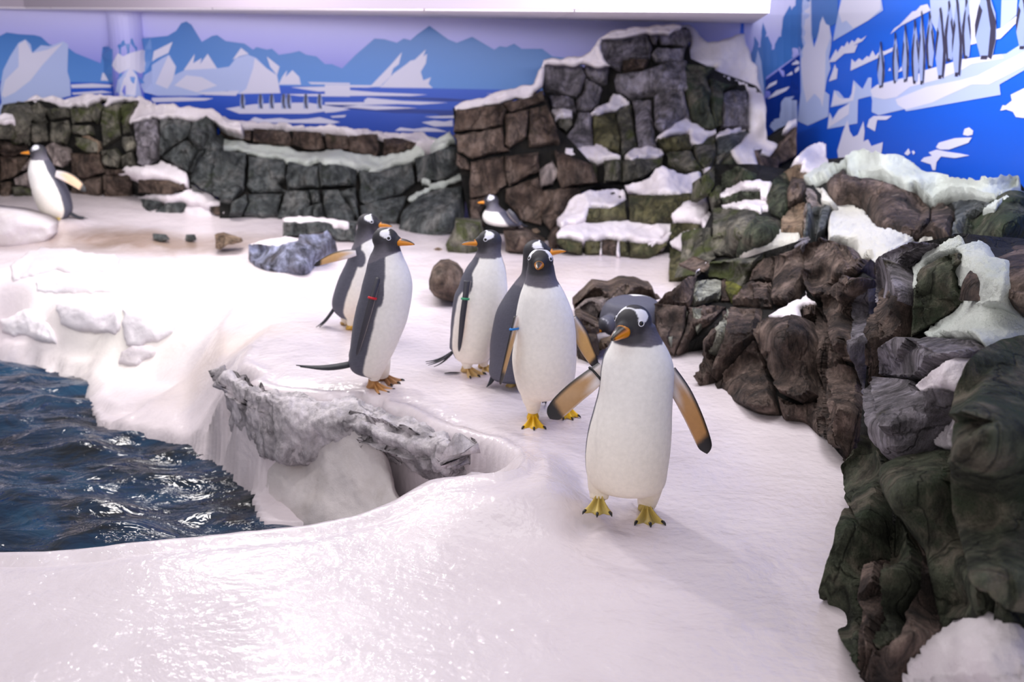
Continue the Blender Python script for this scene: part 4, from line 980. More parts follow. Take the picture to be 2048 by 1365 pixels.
stone_thing('boulder', 'olive round boulder left below the sitting penguin', [('stone', 4, 'm', '130,600 350,610 370,700 330,860 230,920 60,880 40,810 120,680', 7.3, dict(bulge=.16, thick=.3, rough=.02, rnd=26))], base=(925, 510, 7.3))
stone_thing('boulder', 'brown boulder right below the sitting penguin', [('stone', 4, 'b', '540,690 740,680 900,780 850,900 720,910 560,870', 7.3, dict(bulge=.14, thick=.3, rough=.02, rnd=22))], base=(1045, 510, 7.3))
stone_thing('boulder', 'narrow brown stone beside the stepped blocks', [('stone', 4, 'b', '920,770 960,690 1010,660 1000,860 930,840', 7.3, dict(bulge=.08, thick=.2, rough=.02))], base=(1110, 495, 7.3))
for lab, s, m, y in (('small orange-brown pebble left of the olive boulder', '866,500 875,496 886,500 885,508 872,510 866,506', 'n', 7.3),
                  ('orange pebble on the ledge right of the sitting penguin', '1064,460 1074,458 1080,464 1075,469 1066,468', 'n', 7.45),
                  ('pale pebble under the sitting penguin’s tail', '1027,452 1038,450 1048,454 1040,460 1030,460', 'p', 7.45)):
    stone_thing('pebble', lab, [('stone', 0, m, s, y, dict(bulge=.03, thick=.05, rough=.004, jag=.2, gap=0))], 'pebble', base=(*conv(CR[0], s.split()[3])[0], y))
stone_thing('rock_slab', 'blue-grey streaked low rock with snow on top, left of the penguins', [
 ('stone', 13, 'v', '385,610 860,640 1060,600 1080,500 1370,500 1480,430 1580,560 1480,660 1420,760 1280,900 1120,1070 860,1040 720,1010 480,900 390,810', [(500, 490, 6.9), (560, 545, 6.45), (605, 555, 6.4), (660, 470, 6.9), (640, 520, 6.6)], dict(bulge=.08, thick=.25, rough=.02)),
 ('snow_cap', 13, 'w', '395,605 540,560 860,500 1080,520 1080,560 940,610 860,640 600,620', 6.95, dict(bulge=.02, thick=.1, rough=.01, lean=.25, out=.02, gap=0))], base=(570, 550, 6.5))
stone_thing('rock_slab', 'dark flat slab with a thin snow top, behind the blue-grey streaked rock', [
 ('stone', 13, 's', '860,300 1080,300 1290,290 1750,320 1850,330 1850,570 1600,560 1480,440 1080,500 860,510', 7.5, dict(bulge=.06, thick=.3, rough=.02)),
 ('snow_cap', 13, 'w', '850,250 1030,225 1400,245 1750,300 1760,320 1290,305 1080,315 880,300', 7.5, dict(bulge=.03, thick=.12, rough=.01, lean=.2, out=.04, gap=0))], base=(640, 475, 7.5))
stone_thing('stone', 'orange and black weathered stone in the snow at the end of the brown hollow', [('stone', 13, 'n', '-80,470 20,460 180,510 270,540 290,590 100,620 0,680 -60,660', 7.1, dict(bulge=.05, thick=.15, rough=.03))], base=(455, 495, 7.1))
for q, lab in (('305,468 330,470 338,480 322,484 306,478', 'dark pebble in the brown snow hollow, left of a pair'), ('372,470 388,470 392,480 380,484 370,480', 'dark pebble in the brown snow hollow, right of a pair')):
    stone_thing('pebble', lab, [('stone', 0, 's', q, hit(*conv(CR[0], q.split()[3])[0]), dict(bulge=.03, thick=.05, rough=.004, jag=.2, gap=0))], 'pebble', base=(*conv(CR[0], q.split()[3])[0], 7.55))
# ------------------------------------------------------------ pool cliff under the walkway
cliffmat = rockmat('pale_grey_plaster_rock', srgb(158, 152, 156), srgb(205, 198, 202), srgb(228, 220, 225), None, .5, srgb(222, 214, 218), .56, (1, 1, .5), .3, .8, 2.2, .5)
capmat = snowmat('smooth_pale_base', srgb(206, 198, 196), srgb(226, 218, 218), .25, None, .6, srgb(186, 176, 168))
cl = empty('rock_bank', PZ(700, 930, -.3), 'pale grey sculpted rock bank with a shadowed hollow, under the walkway beside the pool', 'rock bank')
top = [(446, 752, .02), (462, 762, .012), (490, 783, .01), (525, 798, .01), (560, 803, .01), (600, 803, .01), (655, 818, .01), (700, 806, .01), (760, 832, .01), (850, 866, .02), (918, 908, .06)]
patch('stone', [[(x+1, y-17, .004) for x, y, v in top], [(x, y-3, v-.004) for x, y, v in top],
                [(450, 772, 4.40), (470, 790, 4.28), (505, 815, 4.14), (540, 832, 4.06), (580, 838, 4.02), (620, 842, 3.98), (670, 852, 3.92), (715, 850, 3.84), (770, 872, 3.72), (850, 895, 3.6), (915, 925, 3.48)],
                [(455, 815, 4.42), (480, 835, 4.28), (515, 862, 4.12), (550, 880, 4.02), (590, 885, 4.0), (630, 882, 3.98), (680, 880, 3.94), (725, 880, 3.9), (775, 893, 3.78), (850, 922, 3.64), (905, 935, 3.52)],
                [(465, 865, 4.46), (495, 885, 4.3), (525, 910, 4.14), (555, 922, 4.04), (590, 928, 4.04), (635, 925, 4.02), (685, 905, 4.0), (735, 905, 3.98), (780, 915, 3.88), (850, 945, 3.72), (900, 950, 3.58)],
                [(475, 890, 4.62), (505, 905, 4.5), (535, 925, 4.36), (560, 935, 4.26), (595, 940, 4.22), (640, 935, 4.18), (690, 920, 4.16), (740, 920, 4.14), (785, 930, 4.0), (850, 955, 3.84), (900, 960, 3.66)]],
      cliffmat, 150, 60, .028, 4, .08, (1, 1, .6), cl, 12)
patch('stone', [[(462, 868, 4.50), (510, 900, 4.30), (556, 922, 4.14), (610, 930, 4.08), (640, 900, 4.0), (700, 865, 3.9), (735, 868, 3.88), (745, 880, 3.9)],
                [(470, 915, 4.44), (515, 940, 4.24), (558, 955, 4.08), (610, 960, 4.0), (660, 930, 3.92), (715, 895, 3.86), (760, 905, 3.84), (775, 920, 3.86)],
                [(484, 965, 4.36), (525, 980, 4.18), (566, 988, 4.02), (620, 985, 3.94), (670, 970, 3.86), (730, 940, 3.8), (778, 950, 3.76), (788, 960, 3.8)],
                [(498, 1015, 4.26), (536, 1015, 4.1), (578, 1018, 3.96), (625, 1015, 3.86), (680, 1010, 3.78), (740, 990, 3.72), (785, 980, 3.68), (796, 985, 3.74)],
                [(504, 1078, 4.14), (545, 1080, 4.0), (590, 1080, 3.9), (640, 1075, 3.76), (700, 1060, 3.66), (760, 1040, 3.6), (800, 1020, 3.58), (815, 1010, 3.66)]],
      capmat, 110, 60, .012, 9, .06, (1, 1, 1), cl, 6)
patch('hollow', [[(700, 858, 3.98), (760, 868, 3.88), (830, 886, 3.78), (915, 922, 3.62)],
                 [(725, 885, 4.2), (790, 895, 4.16), (850, 918, 4.02), (915, 945, 3.84)],
                 [(755, 940, 4.22), (800, 950, 4.2), (850, 970, 4.08), (915, 990, 3.88)],
                 [(765, 1020, 4.1), (810, 1020, 4.08), (850, 1030, 3.98), (915, 1040, 3.8)]], cliffmat, 60, 40, .012, 14, .04, (1, 1, 1), cl, 8)
# ------------------------------------------------------------ stepped snow ledges of the left bank
sb = empty('snow_bank', PY(200, 690, 5.95), 'stepped white snow ledges with scraped faces on the left bank above the water', 'snow bank')
MT['x'] = snowmat('scraped_snow', srgb(228, 221, 226), srgb(240, 234, 238), .25, None, .6, srgb(200, 190, 200))
HD = lambda x, y: min(hit(x, y), 8.2)
for q, m, kw in (('110,606 150,601 200,606 242,616 240,662 232,672 195,668 150,664 118,652', 'x', dict(bulge=.045, rough=.012)),
               ('243,618 300,622 352,620 362,640 352,668 300,690 250,694 243,668', 'x', dict(bulge=.045, rough=.012)),
               ('66,560 120,552 180,554 232,560 228,590 150,592 70,588', 'x', dict(bulge=.04, rough=.012)),
               ('0,640 40,622 66,612 84,626 92,640 112,662 118,694 60,680 0,668', 'x', dict(bulge=.05, rough=.02)),
               ('240,700 262,690 310,686 318,702 296,722 258,734 238,730', 'w', dict(bulge=.05, rough=.01)),
               ('18,532 44,506 80,496 130,497 200,505 246,514 240,548 180,548 110,548 60,556 24,570', 'w', dict(bulge=.05, rough=.01))):
    slab('ledge', conv(CR[0], q), HD, MT[m], sb, thick=.14, out=-.005, gap=2, jag=2.2, rnd=20, freq=6, **kw)
sm_ = empty('snow_mound', PY(50, 480, 7.45), 'smooth pinkish snow mound at the left edge, in front of the far-left penguin', 'snow mound')
slab('mound', conv(CR[0], '-60,412 0,418 40,424 80,436 104,450 108,468 95,484 40,500 0,500 -60,505'), lambda x, y: 7.42, MT['w'], sm_, bulge=.12, rough=.008, thick=.35, gap=0, jag=.3, rnd=26, freq=4)
# ------------------------------------------------------------ penguins
def colmat(name, rough=.6, bumpscale=250, bumpd=.002, coat=0, sss=0, variation=.06):
    t = NT(name); a = t.n('ShaderNodeVertexColor'); a.layer_name = 'Col'; p = t.pos()
    nz = t.noise(p, 60, 3, .6)
    m = t.n('ShaderNodeMix', data_type='RGBA', blend_type='MULTIPLY'); m.inputs[0].default_value = 1
    t.l(a.outputs['Color'], m.inputs[6]); t.l(t.ramp(nz, [(.3, (1-variation,)*3), (.7, (1+variation*.6,)*3)]), m.inputs[7])
    nb = t.bump(t.noise(t.pos((1, 1, .3)), bumpscale, 3, .6), .2, bumpd)
    t.b.inputs['Coat Weight'].default_value = coat; t.b.inputs['Coat Roughness'].default_value = .25
    return t.fin(m.outputs[2], rough, nb)
FEATH = colmat('penguin_feathers', .62); FLIP = colmat('flipper_skin', .45, 160, .001, .1); BILL = colmat('bill_horn', .28, 60, .0006, .3, 0, .05)
FOOT = colmat('webbed_foot_skin', .5, 220, .0015)
EYEM = NT('eye_black').fin((.004, .004, .004), .05); RING = NT('eye_ring_white').fin(srgb(225, 225, 235), .6); CLAW = NT('claw_black').fin((.012, .011, .012), .25)
def bandmat(n, c): return NT(n).fin(srgb(*c), .35)
BANDS = dict(red=bandmat('red_tag', (200, 30, 40)), green=bandmat('green_tag', (60, 150, 110)), blue=bandmat('blue_tag', (20, 120, 200)), black=bandmat('black_tag', (14, 14, 16)), white=bandmat('white_tag', (225, 225, 230)))
DARK = np.array(srgb(44, 43, 50)); NECK = np.array(srgb(108, 104, 116)); BACK = np.array(srgb(84, 84, 98)); WH = np.array(srgb(247, 245, 243)); CREAM = np.array(srgb(250, 234, 210)); FACE = np.array(srgb(34, 33, 38))
def ellipsoid(c, ax, r, nu=20, nv=14):
    V = []; Fc = []
    for j in range(1, nv):
        th = math.pi*j/nv
        for i in range(nu):
            ph = 2*math.pi*i/nu
            V.append(c+ax[0]*(r[0]*math.sin(th)*math.cos(ph))+ax[1]*(r[1]*math.sin(th)*math.sin(ph))+ax[2]*(r[2]*math.cos(th)))
    n = len(V); V.append(c+ax[2]*r[2]); V.append(c-ax[2]*r[2])
    for j in range(nv-2):
        for i in range(nu): Fc.append((j*nu+i, j*nu+(i+1) % nu, (j+1)*nu+(i+1) % nu, (j+1)*nu+i))
    for i in range(nu):
        Fc.append((n, (i+1) % nu, i)); Fc.append((n+1, (nv-2)*nu+i, (nv-2)*nu+(i+1) % nu))
    return V, Fc
def tube(P, R, ns=20, A=None, B=None):
    """closed loft; P centre points, R list of (ra, rb) radii along axes A,B (or computed frames)"""
    V = []; Fc = []; n = len(P)
    for k in range(n):
        if A is None:
            t = P[min(k+1, n-1)]-P[max(k-1, 0)]; t = t/np.linalg.norm(t); a = np.cross(t, np.array([0.13, .31, .94])); a /= np.linalg.norm(a); b = np.cross(t, a)
        else: a, b = A[k], B[k]
        for i in range(ns):
            ph = 2*math.pi*i/ns; V.append(P[k]+a*(R[k][0]*math.cos(ph))+b*(R[k][1]*math.sin(ph)))
    for k in range(n-1):
        for i in range(ns): Fc.append((k*ns+i, k*ns+(i+1) % ns, (k+1)*ns+(i+1) % ns, (k+1)*ns+i))
    V.append(P[0]); V.append(P[-1])
    for i in range(ns): Fc.append((len(V)-2, (i+1) % ns, i)); Fc.append((len(V)-1, (n-1)*ns+i, (n-1)*ns+(i+1) % ns))
    return V, Fc
def cr(A, n):
    A = np.array(A, float); t = np.linspace(0, len(A)-1, n); i = np.minimum(t.astype(int), len(A)-2); f = (t-i)[:, None]
    p0 = A[np.maximum(i-1, 0)]; p1 = A[i]; p2 = A[i+1]; p3 = A[np.minimum(i+2, len(A)-1)]
    return .5*((2*p1)+(-p0+p2)*f+(2*p0-5*p1+4*p2-p3)*f**2+(-p0+3*p1-3*p2+p3)*f**3)
def join(parts):
    V = []; Fc = []
    for v, f in parts:
        b = len(V); V += list(v); Fc += [tuple(x+b for x in q) for q in f]
    return V, Fc
def fuse(parts, voxel, smooth=5):
    V, Fc = join(parts); me = mesh('tmp', V, Fc); o = bpy.data.objects.new('tmp', me); COL.objects.link(o)
    r = o.modifiers.new('r', 'REMESH'); r.mode = 'VOXEL'; r.voxel_size = voxel; r.use_smooth_shade = True
    if smooth: s = o.modifiers.new('s', 'SMOOTH'); s.factor = .5; s.iterations = smooth
    dg = bpy.context.evaluated_depsgraph_get(); out = bpy.data.meshes.new_from_object(o.evaluated_get(dg))
    bpy.data.objects.remove(o); bpy.data.meshes.remove(me); return out
def coords(me):
    a = np.empty(len(me.vertices)*3, np.float32); me.vertices.foreach_get('co', a); return a.reshape(-1, 3).astype(float)
def nz(P, f, s=0):
    """cheap smooth value noise from sines"""
    x, y, z = (P*f).T
    return (np.sin(x*1.3+s)*np.cos(y*1.7+z*.9+s)+np.sin(y*2.3+x*1.1+2*s)*np.cos(z*2.1-x*.7)+np.sin(z*3.1+y*1.9+s))/3
def frame(yaw, pitch):
    y = math.radians(yaw); p = math.radians(pitch)
    f = np.array([math.sin(y)*math.cos(p), -math.cos(y)*math.cos(p), -math.sin(p)])
    s = np.array([math.cos(y), math.sin(y), 0.0]); u = np.cross(s, f); u = u if u[2] > 0 else -u
    return f, s, u
def foot_mesh(size, color, tilt=0, spread=28, stub=.01):
    L = size; nr, na = 14, 33; V = []; C = []
    ks = (-spread, 0, spread)
    def prof(r, ph):
        T = max(math.exp(-((ph-k)/9.0)**2) for k in ks)
        R = L*(.85+.15*T)
        x = math.sin(math.radians(ph))*R*r; y = -math.cos(math.radians(ph))*R*r
        h = .030*max(0, 1-r*1.15)**1.6+.0135*T*(1-.35*r)+.0035*(1-.5*r**3)
        h *= size/.09
        return x, y, h, T
    top = []; bot = []
    for i in range(nr):
        for j in range(na):
            r = .0+1.0*i/(nr-1); ph = -spread-9+(2*spread+18)*j/(na-1)
            x, y, h, T = prof(r, ph); e = min(1, (spread+9-abs(ph))/5)*min(1, (1-r)/.08+.25)
            V.append((x, y, h*max(e, .15))); top.append(len(V)-1); C.append(color*(.62+.45*T+.12*(1-r)))
    n0 = len(V)
    for i in range(nr):
        for j in range(na): x, y, h = V[i*na+j]; V.append((x, y, 0)); C.append(color*.6)
    Fc = []
    for i in range(nr-1):
        for j in range(na-1):
            a = i*na+j; Fc.append((a, a+na, a+na+1, a+1)); Fc.append((n0+a, n0+a+1, n0+a+na+1, n0+a+na))
    for j in range(na-1):
        a = (nr-1)*na+j; Fc.append((a, n0+a, n0+a+1, a+1))
    for i in range(nr-1):
        a = i*na; Fc.append((a, n0+a, n0+a+na, a+na)); a = i*na+na-1; Fc.append((a, a+na, n0+a+na, n0+a))
    # shank and heel
    s = size/.09; P = [np.array([0, .012, .0]), np.array([0, .008, .008]), np.array([0, 0.0, .022]), np.array([0, 0, .034]), np.array([0, .006, .045+stub])]
    tv, tf = tube([p*s for p in P], [(.016*s, .018*s), (.024*s, .025*s), (.0245*s, .023*s), (.020*s, .020*s), (.014*s, .014*s)], 14, [np.array([1., 0, 0])]*5, [np.array([0, 1., 0])]*5)
    b = len(V); V += [tuple(v) for v in tv]; Fc += [tuple(x+b for x in q) for q in tf]; C += [color*(.8 if k % 3 else 1.0) for k in range(len(tv))]
    # hind toe
    tv, tf = tube([np.array([.010, .012, .012])*s, np.array([.018, .024, .008])*s, np.array([.022, .03, .004])*s], [(.006*s, .006*s), (.005*s, .005*s), (.002*s, .002*s)], 8)
    b = len(V); V += [tuple(v) for v in tv]; Fc += [tuple(x+b for x in q) for q in tf]; C += [color*.8]*len(tv)
    claws = []
    for k in ks:
        d = np.array([math.sin(math.radians(k)), -math.cos(math.radians(k)), 0]); e = d*L
        P = [e-d*.010*s+np.array([0, 0, .007*s]), e+np.array([0, 0, .0085*s]), e+d*.007*s+np.array([0, 0, .006*s]), e+d*.012*s+np.array([0, 0, .0012*s])]
        claws.append(tube(P, [(.0045*s, .004*s), (.0052*s, .0045*s), (.0038*s, .0034*s), (.0010*s, .0010*s)], 10))
    return V, Fc, np.array(C), claws
def flipper(root, name, pts, Y0, pxm, under=True, deep=0., thick=.006, up=1, band=None, label=None, tan=(190, 146, 96), n=26):
    """pts (px,py,dY,half width px); the blade's width lies in the picture plane plus `deep` metres of depth"""
    A = cr(pts, n); P = np.array([PY(a[0], a[1], Y0+a[2]) for a in A]); T = np.gradient(P, axis=0); T /= np.linalg.norm(T, axis=1)[:, None]
    sl_ = np.concatenate([[0], np.cumsum(np.linalg.norm(np.diff(P, axis=0), axis=1))]); sl_ /= sl_[-1]
    V = []; C = []; ns = 20; Fc = []
    for k in range(n):
        t = float(sl_[k]); vd = (EYE-P[k])/np.linalg.norm(EYE-P[k]); w_ = np.cross(T[k], vd); w_ /= np.linalg.norm(w_)
        if w_[2]*up < 0: w_ = -w_
        end = math.sqrt(max(0.0, 1-max(0, (t-.90)/.10)**2)) if t > .90 else 1
        W = w_*(A[k][3]/pxm)*max(end, .12)+np.array([0, -deep*max(end, .1)*(1-.3*t), 0])*1.0
        Nn = np.cross(T[k], W); Nn /= np.linalg.norm(Nn)
        if Nn.dot(vd) < 0: Nn = -Nn
        th = thick*(1.35-.85*t)*max(end, .4)
        for i in range(ns):
            ph = 2*math.pi*i/ns; c, s = math.cos(ph), math.sin(ph); V.append(P[k]+W*c+Nn*(th*s))
            face = s > -.05; e = c
            if face == under or (face and under):
                tn = np.array(srgb(*tan)); wt = np.array(srgb(228, 220, 222)); u_ = smoothstep(.05, .42, t+.10*math.sin(e*4+1))
                col = wt*(1-u_)+tn*u_
                dk = max(float(smoothstep(.70, .86, e)), float(smoothstep(.77, .85, t+.04*e)))
                col = col*(1-dk)+np.array(srgb(24, 22, 26))*dk
                lt = float(smoothstep(-.86, -.97, e))*(1-dk) if False else float(smoothstep(.84, .96, -e))*(1-dk)
                col = col*(1-lt*.6)+np.array(srgb(225, 205, 195))*lt*.6
            else:
                col = np.array(srgb(58, 57, 66)); lt = float(smoothstep(.84, .96, -e)); col = col*(1-lt)+np.array(srgb(220, 205, 195))*lt
            C.append(col)
    for k in range(n-1):
        for i in range(ns): Fc.append((k*ns+i, k*ns+(i+1) % ns, (k+1)*ns+(i+1) % ns, (k+1)*ns+i))
    V.append(P[0]); C.append(C[0]); V.append(P[-1]+T[-1]*.002); C.append(C[-3])
    for i in range(ns): Fc.append((len(V)-2, (i+1) % ns, i)); Fc.append((len(V)-1, (n-1)*ns+i, (n-1)*ns+(i+1) % ns))
    o = link(name, mesh(name, V, Fc, True, np.array(C)), FLIP); local(o, root)
    if label: o['label'] = label
    if band:
        colr, at, r1 = band; k = int(np.argmin(np.abs(sl_-at))); c = P[k]; t = T[k]; W = np.array(V[k*ns])-c; W /= np.linalg.norm(W)+1e-9; B = np.cross(t, W)
        rw = np.linalg.norm(np.array(V[k*ns])-c)+.004; V2 = []; F2 = []
        for i in range(28):
            a = 2*math.pi*i/28; q = c+W*(rw*math.cos(a))+B*((thick*1.5+.004)*math.sin(a)); out = W*math.cos(a)+B*math.sin(a)
            for j in range(8): b = 2*math.pi*j/8; V2.append(q+out*(.0025*math.cos(b))+t*(r1*math.sin(b)))
        for i in range(28):
            for j in range(8): F2.append((i*8+j, ((i+1) % 28)*8+j, ((i+1) % 28)*8+(j+1) % 8, i*8+(j+1) % 8))
        bo = link('flipper_band', mesh('flipper_band', V2, F2), BANDS[colr]); bo['label'] = colr+' band around the flipper'
        local(bo, root)
    return o
def penguin(label, Y0, base, rings, cyaw, A, hood, head, flips, feet, tail=None, limbs=(), voxel=.005, bill=.072, group='gentoo penguins on the snow', ht=0., cream=.6, patchw=1., eyes=(1, -1), billtip=False, pup=0, bt=1.2, axil=()):
    root = empty('penguin', base, label, 'penguin', group)
    pxm = F/np.linalg.norm(PY(rings[0][1], rings[0][0], Y0)-EYE)
    R = cr(rings, 46); P = []; RR = []
    for py, xl, xr, rd, dy in R:
        a = PY(xl, py, Y0+dy); b = PY(xr, py, Y0+dy); P.append((a+b)/2); RR.append((np.linalg.norm(b-a)/2, rd))
    X = np.array([1., 0, 0]); Yv = np.array([0, 1., 0])
    parts = [tube(P, RR, 40, [X]*46, [Yv]*46)]
    Pn = np.array(P)
    hc = PY(head[0], head[1], Y0+head[2]); f, s, u = frame(head[3], head[4]); rs, rf, ru = head[5]
    parts.append(ellipsoid(hc, (f, s, u), (rf, rs, ru), 28, 20))
    parts.append(ellipsoid(hc+f*rf*.55-u*ru*.10, (f, s, u), (rf*.72, rs*.56, ru*.60), 24, 16))
    for l in limbs:
        Q = cr([[*PY(q[0], q[1], Y0+q[2]), q[3]] for q in l], 10); parts.append(tube([q[:3] for q in Q], [(q[3], q[3]) for q in Q], 18))
    me = fuse(parts, voxel, 6)
    V = coords(me)
    # feather colours
    i = np.argsort(Pn[:, 2]); cx = np.interp(V[:, 2], Pn[i, 2], Pn[i, 0]); cy = np.interp(V[:, 2], Pn[i, 2], Pn[i, 1])
    fb = np.array([math.sin(math.radians(cyaw)), -math.cos(math.radians(cyaw))])
    dx = V[:, 0]-cx; dy = V[:, 1]-cy; ang = np.degrees(np.abs(np.arctan2(fb[0]*dy-fb[1]*dx, fb[0]*dx+fb[1]*dy)))
    zmin, zmax = V[:, 2].min(), V[:, 2].max(); zr = (V[:, 2]-zmin)/(zmax-zmin)
    Aa = np.interp(zr, [a[0] for a in A], [a[1] for a in A]) + nz(V, 35, 1)*1.0+nz(V, 150, 4)*.5
    hz = PY(hood[0], hood[1], Y0+hood[2])[2] + ht*(fb[0]*dx+fb[1]*dy) + nz(V, 90, 2)*.003
    white = smoothstep(3, -3, ang-Aa)*smoothstep(.003, -.003, V[:, 2]-hz)
    white = np.maximum(white, smoothstep(.02, -.01, V[:, 2]-(Pn[:, 2].min()-.005))*(1 if abs(cyaw) < 150 else 0))
    cr_ = smoothstep(.75, .0, zr)[:, None]*cream
    W = WH*(1-cr_)+CREAM*cr_
    nk = smoothstep(.0, .12, hz+.12-V[:, 2])[:, None]*.0 + smoothstep(.10, -.01, V[:, 2]-hz)[:, None]
    dark = DARK*(1-nk)+NECK*nk
    bk = (V[:, 2] < hz)[:, None]; dark = np.where(bk, BACK, dark)
    for (ax, ay, adY, rz, rx) in axil:
        c = PY(ax, ay, Y0+adY); d = np.sqrt(((V[:, 0]-c[0])/rx)**2+((V[:, 2]-c[2])/rz)**2); sd_ = smoothstep(.14, .04, np.abs(V[:, 1]-c[1]))
        m_ = smoothstep(1.12, .92, d+nz(V, 120, 7)*.05)*sd_; white = white*(1-m_)
    mott = 1+.14*nz(V, 180, 3)[:, None]
    C = dark*mott*(1-white[:, None])+W*white[:, None]
    L = (V-hc); lf = L@f/rf; ls = L@s/rs; lu = L@u/ru; n = np.sqrt(lf**2+ls**2+lu**2)+1e-9; near = smoothstep(1.55, 1.30, n)
    lf, ls, lu = lf/n, ls/n, lu/n; a = np.abs(ls)
    fcd = smoothstep(.15, .55, lf)[:, None]*near[:, None]*.75; C = C*(1-fcd)+FACE*fcd
    hw = (.035+.30*smoothstep(.22, .66, a)*smoothstep(.12, .45, lu))*patchw; fc0 = .30-.14*smoothstep(.2, .7, a)*1.0+.28*smoothstep(.45, .8, a)*smoothstep(.6, .25, lu)
    pt = smoothstep(.05, -.03, np.abs(lf-fc0)-hw+nz(V, 160, 5)*.03)*smoothstep(.20, .32, lu)*near
    C = C*(1-pt[:, None])+np.array(srgb(232, 232, 242))*pt[:, None]
    setcol(me, C); me.name = 'body'; me.polygons.foreach_set('use_smooth', [True]*len(me.polygons))
    local(link('body', me, FEATH), root)
    # eyes
    for sd in eyes:
        d = np.array([.50, sd*.80, .26]); d /= np.linalg.norm(d); c = hc+f*(d[0]*rf)+s*(d[1]*rs)+u*(d[2]*ru)
        nn = f*d[0]/rf+s*d[1]/rs+u*d[2]/ru; nn /= np.linalg.norm(nn); t1 = np.cross(nn, u); t1 /= np.linalg.norm(t1); t2 = np.cross(nn, t1)
        k = rs/.052; er = .0072*k
        local(link('eye', mesh('eye', *ellipsoid(c-nn*er*.35, (t1, t2, nn), (er, er, er), 16, 10)), EYEM), root)
        V2 = []; F2 = []
        for i_ in range(24):
            q = 2*math.pi*i_/24; o_ = t1*math.cos(q)*1.12+t2*math.sin(q)
            for j in range(6): b = 2*math.pi*j/6; V2.append(c+nn*(.0005+.0014*math.sin(b))+o_*(er*1.08+.0016*math.cos(b)))
        for i_ in range(24):
            for j in range(6): F2.append((i_*6+j, ((i_+1) % 24)*6+j, ((i_+1) % 24)*6+(j+1) % 6, i_*6+(j+1) % 6))
        local(link('eye_ring', mesh('eye_ring', V2, F2), RING), root)
    # bill
    nb = 14; V2 = []; C2 = []; F2 = []; bl = bill; k = rs/.052; fb3 = f*math.cos(math.radians(pup))+u*math.sin(math.radians(pup))
    for j in range(nb):
        t = j/(nb-1); c = hc+f*(rf*1.02)+fb3*(bl*t)-u*(ru*.12)-u*(.0015+.006*t**3)
        hw_ = (.0145*(1-t)**.6+.002)*k*bt; hh = (.0140*(1-.5*t-.42*t**4)+.0006)*k*bt
        for i_ in range(16):
            q = 2*math.pi*i_/16; V2.append(c+s*(hw_*math.cos(q))+u*(hh*math.sin(q)))
            top_ = float(smoothstep(.55, .75, math.sin(q))); tipd = float(smoothstep(.86, .95, t)) if billtip else float(smoothstep(.93, 1., t))*.5
            dk = max(top_*(1 if t > .18 else .4), tipd); C2.append(np.array(srgb(228, 142, 16))*(1-dk)+np.array(srgb(26, 22, 20))*dk)
    for j in range(nb-1):
        for i_ in range(16): F2.append((j*16+i_, j*16+(i_+1) % 16, (j+1)*16+(i_+1) % 16, (j+1)*16+i_))
    F2.append(tuple(range(15, -1, -1))); F2.append(tuple((nb-1)*16+i_ for i_ in range(16)))
    o = link('bill', mesh('bill', V2, F2, True, np.array(C2)), BILL); o['label'] = 'orange bill with a black ridge'; local(o, root)
    for kw in flips: flipper(root, 'flipper', Y0=Y0, pxm=pxm, **kw)
    for ft in feet:
        px, py, dY, yaw, pitch, size, colr = ft[:7]; planted = len(ft) < 8
        p = PY(px, py, Y0+dY)
        if planted: p[2] = ground(p[0], p[1])-.002
        V2, F2, C2, claws = foot_mesh(size, np.array(srgb(*colr)))
        M = Matrix.Translation(Vector(p)) @ Matrix.Rotation(math.radians(yaw), 4, 'Z') @ Matrix.Rotation(math.radians(pitch), 4, 'X')
        me = mesh('foot', V2, F2, True, C2); me.transform(M); fo = local(link('foot', me, FOOT), root)
        for cv, cf in claws:
            m2 = mesh('claw', cv, cf); m2.transform(M); m2.transform(Matrix.Translation(-Vector(root.location))); link('claw', m2, CLAW, fo)
    if tail:
        # fan of narrow stiff feathers
        parts = []; base_, tips, hw0 = tail; b = PY(base_[0], base_[1], Y0+base_[2])
        for q in tips:
            e = PY(q[0], q[1], Y0+q[2]); d = e-b; L = np.linalg.norm(d); d /= L; sd = np.cross(d, np.array([0, 0, 1.])); sd /= np.linalg.norm(sd); up = np.cross(sd, d)
            P3 = [b+d*L*t+np.array([0, 0, -.012*math.sin(t*math.pi)]) for t in np.linspace(0, 1, 8)]
            parts.append(tube(P3, [(hw0*(1-.55*t)*(1.02-t**3), .5*hw0*(1-.9*t)+.001) for t in np.linspace(0, 1, 8)], 10, [sd]*8, [up]*8))
        V2, F2 = join(parts); C2 = np.tile(np.array(srgb(40, 42, 50)), (len(V2), 1)); C2[::7] *= 1.5
        local(link('tail', mesh('tail', V2, F2, True, C2), FEATH), root)
    return root
def gz(px, py, Y0): p = PY(px, py, Y0); return (p[0], p[1], ground(p[0], p[1]))
YF = (196, 172, 92)
for (px, py, Y) in ((1290, 1050, 3.0), (1067, 850, 3.88), (760, 785, 4.27), (945, 750, 4.5), (1030, 780, 4.3)):
    p = PZ(px, py, 0); flatten(p[0], p[1], .16, 0.0)
p = PY(110, 439, 7.85); flatten(p[0], p[1], .35, p[2]+.01)
